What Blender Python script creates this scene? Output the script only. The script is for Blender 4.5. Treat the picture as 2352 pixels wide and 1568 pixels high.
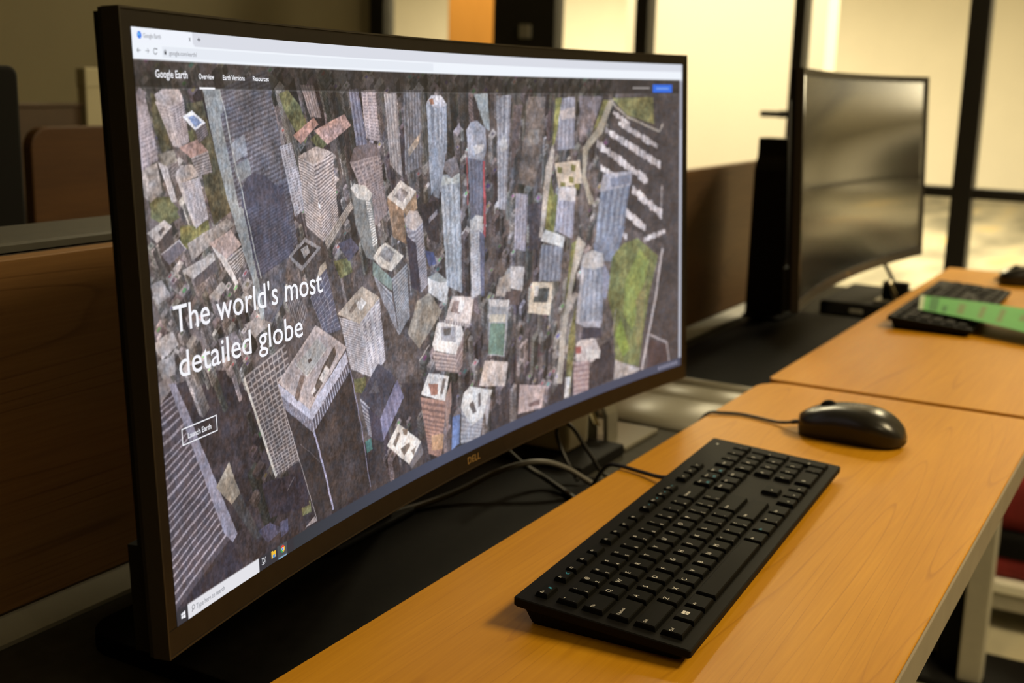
import bpy, bmesh, math, random
import numpy as np
from mathutils import Vector, Matrix

for o in list(bpy.data.objects):
    bpy.data.objects.remove(o)
S = bpy.context.scene
C = S.collection
PI = math.pi

# ------------------------------------------------------------------ camera
cd = bpy.data.cameras.new('camera')
cam = bpy.data.objects.new('camera', cd)
C.objects.link(cam)
RIGHT = Vector((0.50160413, -0.86469031, 0.02653249))
UP = Vector((0.16990499, 0.12854126, 0.97704116))
FWD = Vector((0.84824854, 0.48557988, -0.21139203))
CAM = Vector((-0.6338, -0.4605, 0.3647))
M4 = Matrix((RIGHT, UP, -FWD)).transposed().to_4x4()
M4.translation = CAM
cam.matrix_world = M4
cd.sensor_width = 36.0
cd.lens = 42.245
cd.clip_start = 0.02
cd.clip_end = 100
cd.dof.use_dof = True
cd.dof.focus_distance = 0.80
cd.dof.aperture_fstop = 7.5
S.camera = cam

# ------------------------------------------------------------------ world, lights, exposure
w = bpy.data.worlds.new('world')
S.world = w
w.use_nodes = True
w.node_tree.nodes['Background'].inputs[0].default_value = (0.9, 0.75, 0.5, 1)
w.node_tree.nodes['Background'].inputs[1].default_value = 0.0
S.view_settings.view_transform = 'Standard'
S.view_settings.look = 'None'
S.view_settings.gamma = 1
S.view_settings.exposure = 0.0
S.view_settings.use_curve_mapping = False
S.cycles.max_bounces = 6
S.cycles.diffuse_bounces = 3
S.cycles.glossy_bounces = 3
S.cycles.transmission_bounces = 4
S.cycles.transparent_max_bounces = 8
S.cycles.caustics_reflective = False
S.cycles.caustics_refractive = False
S.cycles.use_adaptive_sampling = True
S.cycles.adaptive_threshold = 0.02


def area(name, loc, size, power, col, target=None, sy=None):
    l = bpy.data.lights.new(name, 'AREA')
    l.shape = 'RECTANGLE'
    l.size = size
    l.size_y = sy or size
    l.energy = power
    l.color = col
    o = bpy.data.objects.new(name, l)
    C.objects.link(o)
    o.location = loc
    d = Vector(target if target else (loc[0], loc[1], loc[2] - 1)) - Vector(loc)
    o.rotation_euler = d.to_track_quat('-Z', 'Y').to_euler()
    return o


WARM = (1.0, 0.80, 0.46)
CEIL = 1.93
FLOOR = -0.73
# ceiling troffers of the room (two lit ones in front of the desks) and of the corridor; the side one is an added fill
area('ceiling_light_near', (1.05, -1.75, CEIL - 0.03), 1.2, 68, WARM, sy=0.6)
area('ceiling_light_left', (-1.2, -1.75, CEIL - 0.03), 1.2, 9, WARM, sy=0.6)
area('corridor_light_bright', (2.95, 1.45, CEIL - 0.03), 0.4, 118, (1.0, 0.86, 0.58), sy=1.0)
area('corridor_light_far', (7.5, 3.0, CEIL - 0.03), 2.4, 660, (1.0, 0.83, 0.54), sy=2.4)
area('corridor_light_end', (10.0, 6.0, CEIL - 0.03), 2.4, 380, (1.0, 0.83, 0.54), sy=2.4)
area('corridor_fill_side', (4.4, -0.7, CEIL - 0.03), 1.2, 190, (1.0, 0.83, 0.54), sy=1.2)  # added fill, brightens what the switched-off screen reflects


# ------------------------------------------------------------------ materials
def srgb(r, g, b):
    def f(c):
        c /= 255.0
        return c / 12.92 if c <= 0.04045 else ((c + 0.055) / 1.055) ** 2.4
    return (f(r), f(g), f(b), 1.0)


def mat(name, col, rough=0.5, metal=0.0, noise=0.0, nscale=40, spec=0.5, bump=0.0, bscale=300):
    m = bpy.data.materials.new(name)
    m.use_nodes = True
    nt = m.node_tree
    b = nt.nodes['Principled BSDF']
    b.inputs['Base Color'].default_value = col
    b.inputs['Roughness'].default_value = rough
    b.inputs['Metallic'].default_value = metal
    b.inputs['Specular IOR Level'].default_value = spec
    tc = nt.nodes.new('ShaderNodeTexCoord')
    if noise > 0:
        n = nt.nodes.new('ShaderNodeTexNoise')
        n.inputs['Scale'].default_value = nscale
        n.inputs['Detail'].default_value = 4
        nt.links.new(tc.outputs['Object'], n.inputs['Vector'])
        r = nt.nodes.new('ShaderNodeValToRGB')
        r.color_ramp.elements[0].position = 0.3
        r.color_ramp.elements[1].position = 0.7
        r.color_ramp.elements[0].color = tuple(c * (1 - noise) for c in col[:3]) + (1,)
        r.color_ramp.elements[1].color = tuple(min(1, c * (1 + noise)) for c in col[:3]) + (1,)
        nt.links.new(n.outputs['Fac'], r.inputs['Fac'])
        nt.links.new(r.outputs['Color'], b.inputs['Base Color'])
    if bump > 0:
        n2 = nt.nodes.new('ShaderNodeTexNoise')
        n2.inputs['Scale'].default_value = bscale
        nt.links.new(tc.outputs['Object'], n2.inputs['Vector'])
        bp = nt.nodes.new('ShaderNodeBump')
        bp.inputs['Strength'].default_value = bump
        bp.inputs['Distance'].default_value = 0.001
        nt.links.new(n2.outputs['Fac'], bp.inputs['Height'])
        nt.links.new(bp.outputs['Normal'], b.inputs['Normal'])
    return m


def wood(name, c_lo, c_hi, c_line, rough=0.35, freq=1.0, off=(0, 0, 0), axis='X', line_w=0.06):
    m = bpy.data.materials.new(name)
    m.use_nodes = True
    nt = m.node_tree
    N, K = nt.nodes, nt.links
    b = N['Principled BSDF']
    b.inputs['Roughness'].default_value = rough
    b.inputs['Specular IOR Level'].default_value = 0.3
    tc = N.new('ShaderNodeTexCoord')
    mp = N.new('ShaderNodeMapping')
    mp.inputs['Location'].default_value = off
    K.new(tc.outputs['Object'], mp.inputs['Vector'])
    # large soft figure stretched along the grain
    m1 = N.new('ShaderNodeMapping')
    m1.inputs['Scale'].default_value = (0.42, 8, 8) if axis == 'X' else (8, 8, 0.42)
    K.new(mp.outputs[0], m1.inputs['Vector'])
    n1 = N.new('ShaderNodeTexNoise')
    n1.inputs['Scale'].default_value = 1.0 * freq
    n1.inputs['Detail'].default_value = 2
    n1.inputs['Roughness'].default_value = 0.4
    n1.inputs['Distortion'].default_value = 0.15
    K.new(m1.outputs[0], n1.inputs['Vector'])
    # growth-ring contours: thin dark lines where the figure crosses steps
    mul = N.new('ShaderNodeMath'); mul.operation = 'MULTIPLY'; mul.inputs[1].default_value = 34
    K.new(n1.outputs['Fac'], mul.inputs[0])
    fr = N.new('ShaderNodeMath'); fr.operation = 'FRACT'
    K.new(mul.outputs[0], fr.inputs[0])
    rl = N.new('ShaderNodeValToRGB')
    e = rl.color_ramp.elements
    e[0].position = 0.0; e[0].color = (1, 1, 1, 1)
    e[1].position = line_w * 2.4; e[1].color = (0, 0, 0, 1)
    x = e.new(1 - line_w); x.color = (0, 0, 0, 1)
    x = e.new(1.0); x.color = (1, 1, 1, 1)
    K.new(fr.outputs[0], rl.inputs['Fac'])
    # fade the lines in and out
    nf = N.new('ShaderNodeTexNoise'); nf.inputs['Scale'].default_value = 7
    K.new(mp.outputs[0], nf.inputs['Vector'])
    rf = N.new('ShaderNodeMapRange')
    rf.inputs['From Min'].default_value = 0.35; rf.inputs['From Max'].default_value = 0.65
    rf.inputs['To Min'].default_value = 0.06; rf.inputs['To Max'].default_value = 0.52
    K.new(nf.outputs['Fac'], rf.inputs['Value'])
    lm = N.new('ShaderNodeMath'); lm.operation = 'MULTIPLY'
    K.new(rl.outputs['Color'], lm.inputs[0]); K.new(rf.outputs[0], lm.inputs[1])
    # fine fibres
    m2 = N.new('ShaderNodeMapping')
    m2.inputs['Scale'].default_value = (14, 420, 420) if axis == 'X' else (420, 420, 14)
    K.new(mp.outputs[0], m2.inputs['Vector'])
    n2 = N.new('ShaderNodeTexNoise'); n2.inputs['Scale'].default_value = 1.0; n2.inputs['Detail'].default_value = 3
    K.new(m2.outputs[0], n2.inputs['Vector'])
    m3 = N.new('ShaderNodeMapping')
    m3.inputs['Scale'].default_value = (3, 22, 22) if axis == 'X' else (22, 22, 3)
    K.new(mp.outputs[0], m3.inputs['Vector'])
    n3 = N.new('ShaderNodeTexNoise'); n3.inputs['Scale'].default_value = 1.0; n3.inputs['Detail'].default_value = 4
    K.new(m3.outputs[0], n3.inputs['Vector'])
    ad = N.new('ShaderNodeMath'); ad.operation = 'MULTIPLY_ADD'; ad.inputs[1].default_value = 0.45
    K.new(n2.outputs['Fac'], ad.inputs[0])
    sc = N.new('ShaderNodeMath'); sc.operation = 'MULTIPLY'; sc.inputs[1].default_value = 0.55
    K.new(n3.outputs['Fac'], sc.inputs[0]); K.new(sc.outputs[0], ad.inputs[2])
    rc = N.new('ShaderNodeValToRGB')
    rc.color_ramp.elements[0].position = 0.34; rc.color_ramp.elements[0].color = c_lo
    rc.color_ramp.elements[1].position = 0.66; rc.color_ramp.elements[1].color = c_hi
    K.new(ad.outputs[0], rc.inputs['Fac'])
    mx = N.new('ShaderNodeMixRGB'); mx.inputs['Color2'].default_value = c_line
    K.new(lm.outputs[0], mx.inputs['Fac']); K.new(rc.outputs['Color'], mx.inputs['Color1'])
    K.new(mx.outputs[0], b.inputs['Base Color'])
    return m


def glass_mat(name):
    m = bpy.data.materials.new(name)
    m.use_nodes = True
    nt = m.node_tree
    nt.nodes.remove(nt.nodes['Principled BSDF'])
    t = nt.nodes.new('ShaderNodeBsdfTransparent'); t.inputs[0].default_value = (0.97, 0.98, 0.96, 1)
    g = nt.nodes.new('ShaderNodeBsdfGlossy'); g.inputs['Roughness'].default_value = 0.03
    f = nt.nodes.new('ShaderNodeFresnel'); f.inputs['IOR'].default_value = 1.25
    x = nt.nodes.new('ShaderNodeMixShader')
    nt.links.new(f.outputs[0], x.inputs[0]); nt.links.new(t.outputs[0], x.inputs[1]); nt.links.new(g.outputs[0], x.inputs[2])
    nt.links.new(x.outputs[0], nt.nodes['Material Output'].inputs['Surface'])
    return m


M = {}
M['maple'] = wood('maple_laminate', (0.56, 0.245, 0.008, 1), (0.67, 0.310, 0.014, 1), (0.33, 0.115, 0.004, 1), rough=0.42, off=(0.31, 0.17, 0.0), line_w=0.035)
M['maple_far'] = wood('maple_laminate_far', (0.56, 0.245, 0.008, 1), (0.67, 0.310, 0.014, 1), (0.33, 0.115, 0.004, 1), rough=0.42, line_w=0.035, off=(3.7, 1.3, 0.4))
M['panel_wood'] = wood('panel_wood', (0.22, 0.112, 0.04, 1), (0.30, 0.155, 0.055, 1), (0.11, 0.05, 0.018, 1), rough=0.5, off=(1.1, 0.4, 0.2))
M['shaded_panel_wood'] = wood('shaded_panel_wood', (0.055, 0.022, 0.005, 1), (0.085, 0.036, 0.008, 1), (0.06, 0.022, 0.006, 1), rough=0.5, off=(2.1, 0.9, 0.2))  # darkened copy of the wood: the dim light is put into its colour
M['edge_band'] = mat('edge_band', (0.27, 0.225, 0.165, 1), 0.5, noise=0.06)
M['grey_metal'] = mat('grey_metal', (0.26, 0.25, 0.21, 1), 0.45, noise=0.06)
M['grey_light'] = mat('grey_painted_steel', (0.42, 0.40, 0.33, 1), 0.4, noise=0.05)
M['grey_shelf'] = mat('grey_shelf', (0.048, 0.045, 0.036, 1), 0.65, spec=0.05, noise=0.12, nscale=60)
M['cap_grey'] = mat('cap_grey', (0.05, 0.047, 0.036, 1), 0.6, noise=0.1)
M['black_lam'] = mat('black_laminate', (0.0035, 0.0030, 0.0026, 1), 0.6, noise=0.25, nscale=90, spec=0.03)
M['black'] = mat('black_plastic', (0.012, 0.011, 0.010, 1), 0.45, noise=0.1, nscale=200, bump=0.06, bscale=1500, spec=0.2)
M['black_matte'] = mat('black_matte', (0.006, 0.0056, 0.005, 1), 0.7, spec=0.12)
M['bezel'] = mat('bezel_glass', (0.014, 0.011, 0.009, 1), 0.34, noise=0.1, nscale=100, spec=0.2)
M['lip'] = mat('bezel_lip', (0.022, 0.018, 0.014, 1), 0.3, spec=0.35)
M['key'] = mat('key_plastic', (0.0034, 0.0033, 0.0028, 1), 0.6, spec=0.09)
M['kbody'] = mat('keyboard_plastic', (0.0055, 0.0050, 0.0042, 1), 0.6, spec=0.10, noise=0.1, nscale=300)
M['legend'] = mat('legend_white', (0.85, 0.83, 0.78, 1), 0.6)
M['legend_blue'] = mat('legend_blue', (0.06, 0.55, 0.85, 1), 0.6)
M['mouse_top'] = mat('mouse_shell', (0.016, 0.0155, 0.0145, 1), 0.27, bump=0.03, bscale=1500)
M['mouse_side'] = mat('mouse_side', (0.008, 0.0075, 0.007, 1), 0.5)
M['cable'] = mat('cable_black', (0.012, 0.011, 0.010, 1), 0.45)
M['cable_grey'] = mat('cable_grey', (0.11, 0.10, 0.085, 1), 0.4)
M['white_box'] = mat('white_plastic', (0.88, 0.86, 0.74, 1), 0.5, noise=0.03)
M['clear'] = mat('clear_bracket', (0.16, 0.15, 0.12, 1), 0.25)
M['duct'] = mat('duct_grey', (0.20, 0.19, 0.155, 1), 0.4, noise=0.05)
M['chrome'] = mat('chrome', (0.85, 0.80, 0.62, 1), 0.12, metal=1.0)
M['gold'] = mat('logo_metal', (0.62, 0.42, 0.16, 1), 0.35, metal=0.6)
M['frame_black'] = mat('mullion_black', (0.010, 0.0095, 0.008, 1), 0.5)
M['glass'] = glass_mat('pane_glass')
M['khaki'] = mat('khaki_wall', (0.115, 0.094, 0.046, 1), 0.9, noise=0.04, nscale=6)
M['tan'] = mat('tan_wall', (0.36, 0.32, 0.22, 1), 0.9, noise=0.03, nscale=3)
M['cream'] = mat('cream_wall', (0.72, 0.68, 0.58, 1), 0.9, noise=0.02, nscale=3)
M['orange_door'] = wood('orange_door_wood', (0.62, 0.27, 0.05, 1), (0.70, 0.31, 0.06, 1), (0.5, 0.2, 0.04, 1), rough=0.5, axis='Z', off=(5, 2, 1))
M['ceiling'] = mat('ceiling_tile', (0.62, 0.58, 0.48, 1), 0.95, noise=0.05, nscale=30)
M['green'] = mat('green_paper', srgb(96, 176, 96), 0.7, noise=0.08, nscale=12)
M['red'] = mat('red_fabric', (0.22, 0.018, 0.016, 1), 0.9, noise=0.35, nscale=14)
M['brown_dark'] = mat('dark_brown_wood', (0.06, 0.032, 0.012, 1), 0.6, noise=0.2, nscale=10)
M['beige'] = mat('beige_card', (0.42, 0.38, 0.25, 1), 0.8)


def carpet_mat(name, c1, c2, c3, scale):
    m = bpy.data.materials.new(name)
    m.use_nodes = True
    N, K = m.node_tree.nodes, m.node_tree.links
    b = N['Principled BSDF']; b.inputs['Roughness'].default_value = 0.95
    tc = N.new('ShaderNodeTexCoord')
    mp = N.new('ShaderNodeMapping'); mp.inputs['Scale'].default_value = (1, 3, 1); mp.inputs['Rotation'].default_value = (0, 0, 0.4)
    K.new(tc.outputs['Object'], mp.inputs['Vector'])
    n = N.new('ShaderNodeTexNoise'); n.inputs['Scale'].default_value = scale; n.inputs['Detail'].default_value = 3
    K.new(mp.outputs[0], n.inputs['Vector'])
    r = N.new('ShaderNodeValToRGB')
    r.color_ramp.elements[0].position = 0.36; r.color_ramp.elements[0].color = c1
    r.color_ramp.elements[1].position = 0.60; r.color_ramp.elements[1].color = c2
    e = r.color_ramp.elements.new(0.74); e.color = c3
    K.new(n.outputs['Fac'], r.inputs['Fac']); K.new(r.outputs['Color'], b.inputs['Base Color'])
    return m


M['carpet'] = carpet_mat('carpet', (0.28, 0.26, 0.19, 1), (0.50, 0.46, 0.33, 1), (0.60, 0.54, 0.36, 1), 2.0)
M['carpet_far'] = carpet_mat('corridor_carpet', (0.15, 0.14, 0.105, 1), (0.34, 0.31, 0.23, 1), (0.52, 0.38, 0.16, 1), 1.1)


# ------------------------------------------------------------------ helpers
def tag(o, label=None, cat=None, group=None, kind=None):
    if label: o['label'] = label
    if cat: o['category'] = cat
    if group: o['group'] = group
    if kind: o['kind'] = kind
    return o


def empty(name, loc=(0, 0, 0), rz=0.0):
    o = bpy.data.objects.new(name, None)
    C.objects.link(o)
    o.location = loc
    o.rotation_euler = (0, 0, rz)
    o.empty_display_size = 0.05
    return o


def link(name, me, material, parent=None, loc=None, smooth=False):
    if material and not me.materials:
        me.materials.append(material)
    o = bpy.data.objects.new(name, me)
    C.objects.link(o)
    if parent: o.parent = parent
    if loc is not None: o.location = loc
    if smooth:
        me.polygons.foreach_set('use_smooth', [True] * len(me.polygons))
    return o


def from_pd(name, v, f, material, parent=None, smooth=False, loc=None):
    me = bpy.data.meshes.new(name)
    me.from_pydata([tuple(q) for q in v], [], f)
    me.update()
    return link(name, me, material, parent, loc, smooth)


def bm_mesh(name, bm):
    bmesh.ops.recalc_face_normals(bm, faces=bm.faces)
    me = bpy.data.meshes.new(name)
    bm.to_mesh(me)
    bm.free()
    return me


def box_bm(lo, hi, bevel=0.0, seg=2):
    bm = bmesh.new()
    bmesh.ops.create_cube(bm, size=1)
    c = [(a + b) / 2 for a, b in zip(lo, hi)]
    s = [b - a for a, b in zip(lo, hi)]
    for v in bm.verts:
        v.co = Vector((v.co[i] * s[i] + c[i] for i in range(3)))
    if bevel > 0:
        bmesh.ops.bevel(bm, geom=bm.edges[:], offset=bevel, segments=seg, affect='EDGES', profile=0.5)
    return bm


def box(name, lo, hi, material, parent=None, bevel=0.0, seg=2):
    return link(name, bm_mesh(name, box_bm(lo, hi, bevel, seg)), material, parent)


def round_rect(x0, x1, y0, y1, rad, n=8):
    """rad: (bl, br, tr, tl)"""
    pts = []
    for (cx, cy, r, a0) in ((x0 + rad[0], y0 + rad[0], rad[0], PI), (x1 - rad[1], y0 + rad[1], rad[1], 1.5 * PI),
                            (x1 - rad[2], y1 - rad[2], rad[2], 0), (x0 + rad[3], y1 - rad[3], rad[3], 0.5 * PI)):
        for i in range(n + 1):
            a = a0 + i / n * PI / 2
            pts.append((cx + r * math.cos(a), cy + r * math.sin(a)))
    return pts


def prism(name, pts, z0, z1, material, parent=None, bevel=0.0, axis='z'):
    bm = bmesh.new()
    vs = [bm.verts.new((x, y, z0)) for x, y in pts]
    f = bm.faces.new(vs)
    r = bmesh.ops.extrude_face_region(bm, geom=[f])
    ex = [g for g in r['geom'] if isinstance(g, bmesh.types.BMVert)]
    bmesh.ops.translate(bm, verts=ex, vec=(0, 0, z1 - z0))
    if bevel > 0:
        ed = [e for e in bm.edges if abs(e.verts[0].co.z - e.verts[1].co.z) < 1e-7]
        bmesh.ops.bevel(bm, geom=ed, offset=bevel, segments=2, affect='EDGES', profile=0.5)
    if axis == 'y':   # outline given in x,z and extruded along y
        for v in bm.verts: v.co = Vector((v.co.x, v.co.z, v.co.y))
    if axis == 'x':   # outline given in y,z and extruded along x
        for v in bm.verts: v.co = Vector((v.co.z, v.co.x, v.co.y))
    return link(name, bm_mesh(name, bm), material, parent)


def catmull(pts, n=8):
    pts = [Vector(q) for q in pts]
    P_ = [pts[0] * 2 - pts[1]] + pts + [pts[-1] * 2 - pts[-2]]
    out = []
    for i in range(1, len(P_) - 2):
        a, b, c, d = P_[i - 1:i + 3]
        for k in range(n):
            t = k / n
            out.append(0.5 * ((2 * b) + (c - a) * t + (2 * a - 5 * b + 4 * c - d) * t * t + (3 * b - a - 3 * c + d) * t ** 3))
    out.append(pts[-1])
    return out


def tube(name, pts, r, material, parent=None, n=8, seg=8):
    p = catmull(pts, n)
    v, f = [], []
    up = Vector((0, 0, 1))
    for i, q in enumerate(p):
        t = (p[min(i + 1, len(p) - 1)] - p[max(i - 1, 0)]).normalized()
        a = t.cross(up)
        if a.length < 1e-3: a = t.cross(Vector((1, 0, 0)))
        a.normalize(); b = a.cross(t)
        for k in range(seg):
            an = 2 * PI * k / seg
            v.append(q + a * (r * math.cos(an)) + b * (r * math.sin(an)))
    for i in range(len(p) - 1):
        for k in range(seg):
            f.append((i * seg + k, i * seg + (k + 1) % seg, (i + 1) * seg + (k + 1) % seg, (i + 1) * seg + k))
    f.append(tuple(range(seg))[::-1]); f.append(tuple((len(p) - 1) * seg + k for k in range(seg)))
    return from_pd(name, v, f, material, parent, smooth=True)


_txt = {}


def text_geo(s, bold=0.0):
    """outline mesh of a string: verts (n,2) scaled so that cap height = 1, faces"""
    if (s, bold) in _txt: return _txt[(s, bold)]
    cu = bpy.data.curves.new('t', 'FONT')
    cu.body = s
    cu.resolution_u = 3
    cu.offset = bold
    ob = bpy.data.objects.new('t', cu)
    C.objects.link(ob)
    dg = bpy.context.evaluated_depsgraph_get()
    me = bpy.data.meshes.new_from_object(ob.evaluated_get(dg))
    v = np.array([q.co[:2] for q in me.vertices])
    f = [tuple(q.vertices) for q in me.polygons]
    bpy.data.objects.remove(ob); bpy.data.curves.remove(cu); bpy.data.meshes.remove(me)
    v = v / 0.729 if len(v) else v
    _txt[(s, bold)] = (v, f)
    return v, f


# ------------------------------------------------------------------ the setting
tag(box('floor', (-2.6, -3.2, FLOOR - 0.05), (2.62, 2.0, FLOOR), M['carpet']), kind='structure')
tag(box('floor_corridor', (2.62, -3.2, FLOOR - 0.05), (14.2, 11, FLOOR), M['carpet_far']), kind='structure')
tag(box('ceiling', (-2.6, -3.2, CEIL), (2.62, 2.0, CEIL + 0.05), M['ceiling']), kind='structure')
tag(box('ceiling_corridor', (2.62, -3.2, CEIL), (14.2, 11, CEIL + 0.05), M['ceiling']), kind='structure')
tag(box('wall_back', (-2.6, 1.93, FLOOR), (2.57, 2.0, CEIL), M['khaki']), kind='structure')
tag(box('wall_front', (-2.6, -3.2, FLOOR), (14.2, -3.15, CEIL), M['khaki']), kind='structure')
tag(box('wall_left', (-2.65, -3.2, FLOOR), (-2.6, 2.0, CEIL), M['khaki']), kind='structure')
tag(box('wall_far', (13.0, -3.2, FLOOR), (13.1, 11, CEIL), M['cream']), kind='structure')
tag(box('wall_far_side', (2.62, 10.9, FLOOR), (14.2, 11, CEIL), M['cream']), kind='structure')
tag(box('wall_added_side', (2.9, -1.75, FLOOR), (13.0, -1.7, CEIL), M['cream']), kind='structure')  # unseen wall added as a bright surface for the dark screen to reflect
tag(box('wall_corridor_stub', (4.2, 0.92, FLOOR), (4.35, 1.785, CEIL), M['cream']), kind='structure')

# glass partition in the plane x = 2.6 : mullions, rails, panes, a wooden door leaf
XW = 2.60
part = empty('window_1', (XW, 0.0, FLOOR))
tag(part, kind='structure')


def pbox(name, y0, y1, z0, z1, m, dx=0.03, parent=part, bevel=0.003, xo=0.0):
    return box(name, (xo - dx, y0, z0 - FLOOR), (xo + dx, y1, z1 - FLOOR), m, parent, bevel)


MULL = [(1.875, 1.945), (1.259, 1.47), (0.963, 1.004), (0.514, 0.546), (0.055, 0.105), (-0.36, -0.30)]
for a, b in MULL:
    pbox('mullion', a, b, FLOOR, CEIL, M['frame_black'])
# bottom, middle and top rails between neighbouring mullions, then panes
for (a1, b1), (a0, b0) in zip(MULL[:-1], MULL[1:]):
    ya, yb = b0, a1
    pbox('rail', ya, yb, FLOOR, FLOOR + 0.07, M['frame_black'], dx=0.028)
    if yb < 0.52:
        pbox('rail', ya, yb, 0.106, 0.132, M['frame_black'], dx=0.028)
        pbox('pane', ya, yb, FLOOR + 0.07, 0.106, M['glass'], dx=0.003, bevel=0)
        pbox('pane', ya, yb, 0.132, CEIL, M['glass'], dx=0.003, bevel=0)
    elif ya > 1.4:
        # sidelight beside the dark jamb: glass, then the orange wooden door leaf
        pbox('pane', ya, yb, FLOOR + 0.07, CEIL, M['glass'], dx=0.003, bevel=0)
    else:
        pbox('pane', ya, yb, FLOOR + 0.07, CEIL, M['glass'], dx=0.003, bevel=0)
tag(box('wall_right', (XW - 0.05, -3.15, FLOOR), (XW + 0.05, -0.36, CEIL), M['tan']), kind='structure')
pc = box('added_column_1', (XW - 0.09, -0.95, FLOOR), (XW - 0.05, -0.82, CEIL), M['frame_black']); tag(pc, kind='structure')  # unseen dark column, added for a vertical band in the screen's reflection
pc = box('added_column_2', (XW - 0.09, -1.75, FLOOR), (XW - 0.05, -1.62, CEIL), M['frame_black']); tag(pc, kind='structure')  # second unseen column added for the same reflection
door = empty('door_1', (3.3, 1.975, FLOOR)); tag(door, kind='structure')
box('door_leaf', (-0.022, -0.118, 0.01), (0.022, 0.118, CEIL - FLOOR), M['orange_door'], door, 0.003)
box('door_handle', (-0.075, 0.546, 1.020), (-0.058, 0.605, 1.036), M['frame_black'], part, 0.004)
box('door_handle_stem', (-0.062, 0.544, 1.018), (-0.028, 0.558, 1.038), M['frame_black'], part, 0.003)
box('latch', (-0.045, 1.335, 0.49 - FLOOR), (-0.030, 1.372, 0.53 - FLOOR), M['grey_metal'], part, 0.003)

# ------------------------------------------------------------------ desks
DF = -0.328    # front edge of the work surface


def desk(x0, x1, wm, label, rad_bl, rad_br, shelf_label):
    r = empty('desk', ((x0 + x1) / 2, -0.16, FLOOR))
    tag(r, label, 'desk')
    ox, oy, oz = r.location
    prism('work_surface', [(x - ox, y - oy) for x, y in round_rect(x0, x1, DF, 0.0, (0.012, 0.012, rad_br, rad_bl))], -0.0285 - oz, 0.0 - oz, wm, r, 0.0008)
    # vinyl edge strip along the front, slightly proud
    box('edge_strip', (x0 + 0.012 - ox, DF - 0.0022 - oy, -0.0295 - oz), (x1 - 0.012 - ox, DF + 0.0005 - oy, -0.0012 - oz), M['edge_band'], r, 0.0008)
    box('crossbeam', (x0 + 0.1 - ox, -0.12 - oy, -0.075 - oz), (x1 - 0.1 - ox, -0.06 - oy, -0.03 - oz), M['black_matte'], r, 0.003)
    sh = empty('rear_shelf', ((x0 + x1) / 2, 0.16, -0.085)); tag(sh, shelf_label, 'shelf')
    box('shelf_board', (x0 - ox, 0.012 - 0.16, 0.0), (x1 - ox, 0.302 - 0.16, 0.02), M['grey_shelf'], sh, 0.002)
    for lx in (x0 + 0.03, x1 - 0.07):
        box('support', (lx - ox, 0.22 - 0.16, FLOOR + 0.085), (lx + 0.04 - ox, 0.26 - 0.16, 0.0), M['grey_metal'], sh, 0.002)
    return r, ox, oy, oz


dk1, ox, oy, oz = desk(-0.392, 0.822, M['maple'], 'near maple desk carrying the lit monitor and the near keyboard', 0.012, 0.035, 'low grey rear shelf behind the near maple desk')
for lx in (-0.35,):
    box('leg', (lx - ox, -0.205 - oy, 0.0), (lx + 0.04 - ox, -0.165 - oy, -0.029 - oz), M['grey_light'], dk1, 0.003)
    box('foot', (lx - 0.01 - ox, -0.30 - oy, 0.0), (lx + 0.05 - ox, -0.01 - oy, 0.03), M['black_matte'], dk1, 0.004)
dk2, ox, oy, oz = desk(0.836, 2.05, M['maple_far'], 'far maple desk under the switched-off monitor, beyond the seam', 0.012, 0.012, 'low grey rear shelf behind the far maple desk')
box('leg', (1.60 - ox, -0.2085 - oy, 0.015), (1.64 - ox, -0.166 - oy, -0.029 - oz), M['grey_light'], dk2, 0.003)
box('inner_column', (1.645 - ox, -0.168 - oy, 0.015), (1.70 - ox, -0.118 - oy, -0.029 - oz), M['black_matte'], dk2, 0.003)
box('leg', (1.70 - ox, -0.120 - oy, 0.015), (1.74 - ox, -0.080 - oy, -0.029 - oz), M['grey_light'], dk2, 0.003)
box('foot', (1.575 - ox, -0.29 - oy, 0.0), (1.755 - ox, -0.03 - oy, 0.015), M['black_matte'], dk2, 0.005)

# black platforms that carry the monitors on the lower rear shelf
for x0, x1, lab in ((-0.062, 0.486, 'black laminate platform on the rear shelf under the lit monitor'),
                    (0.968, 1.60, 'black laminate platform on the rear shelf under the switched-off monitor')):
    r = empty('monitor_platform', ((x0 + x1) / 2, 0.12, -0.065))
    tag(r, lab, 'platform')
    cx = (x0 + x1) / 2
    prism('board', [(x - cx, y - 0.12) for x, y in round_rect(x0, x1, 0.016, 0.240, (0.012, 0.012, 0.03, 0.03))], 0.0, 0.015, M['black_lam'], r, 0.0015)
    box('front_strip', (x0 + 0.02 - cx, 0.0125 - 0.12, 0.001), (x1 - 0.02 - cx, 0.0165 - 0.12, 0.013), M['black_matte'], r, 0.0006)

# wooden divider behind the monitors: facing boards, grey cap, grey foot rail
dv = empty('desk_divider', (0.8, 0.37, -0.065))
tag(dv, 'long wooden desk divider standing behind both curved monitors', 'divider')
ox, oy, oz = dv.location
for x0, x1 in ((-0.6, 0.829), (0.832, 2.1)):
    box('wood_panel', (x0 - ox, 0.304 - oy, -0.048 - oz), (x1 - ox, 0.322 - oy, 0.2255 - oz), M['panel_wood'], dv, 0.001)
box('core', (-0.6 - ox, 0.322 - oy, FLOOR - oz), (2.1 - ox, 0.330 - oy, 0.2245 - oz), M['brown_dark'], dv, 0.001)
fr = empty('cable_trough', (0.2, 0.385, FLOOR)); tag(fr, 'dark grey cable trough running along the back of the divider', 'trough')
prism('trough_cover', [(0.332 - 0.385, 0.2258 - FLOOR), (0.332 - 0.385, 0.2310 - FLOOR), (0.337 - 0.385, 0.2325 - FLOOR), (0.36 - 0.385, 0.2335 - FLOOR), (0.425 - 0.385, 0.2325 - FLOOR), (0.430 - 0.385, 0.2310 - FLOOR), (0.430 - 0.385, 0.2258 - FLOOR)], -0.8, 0.75, M['cap_grey'], fr, axis='x')
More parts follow.
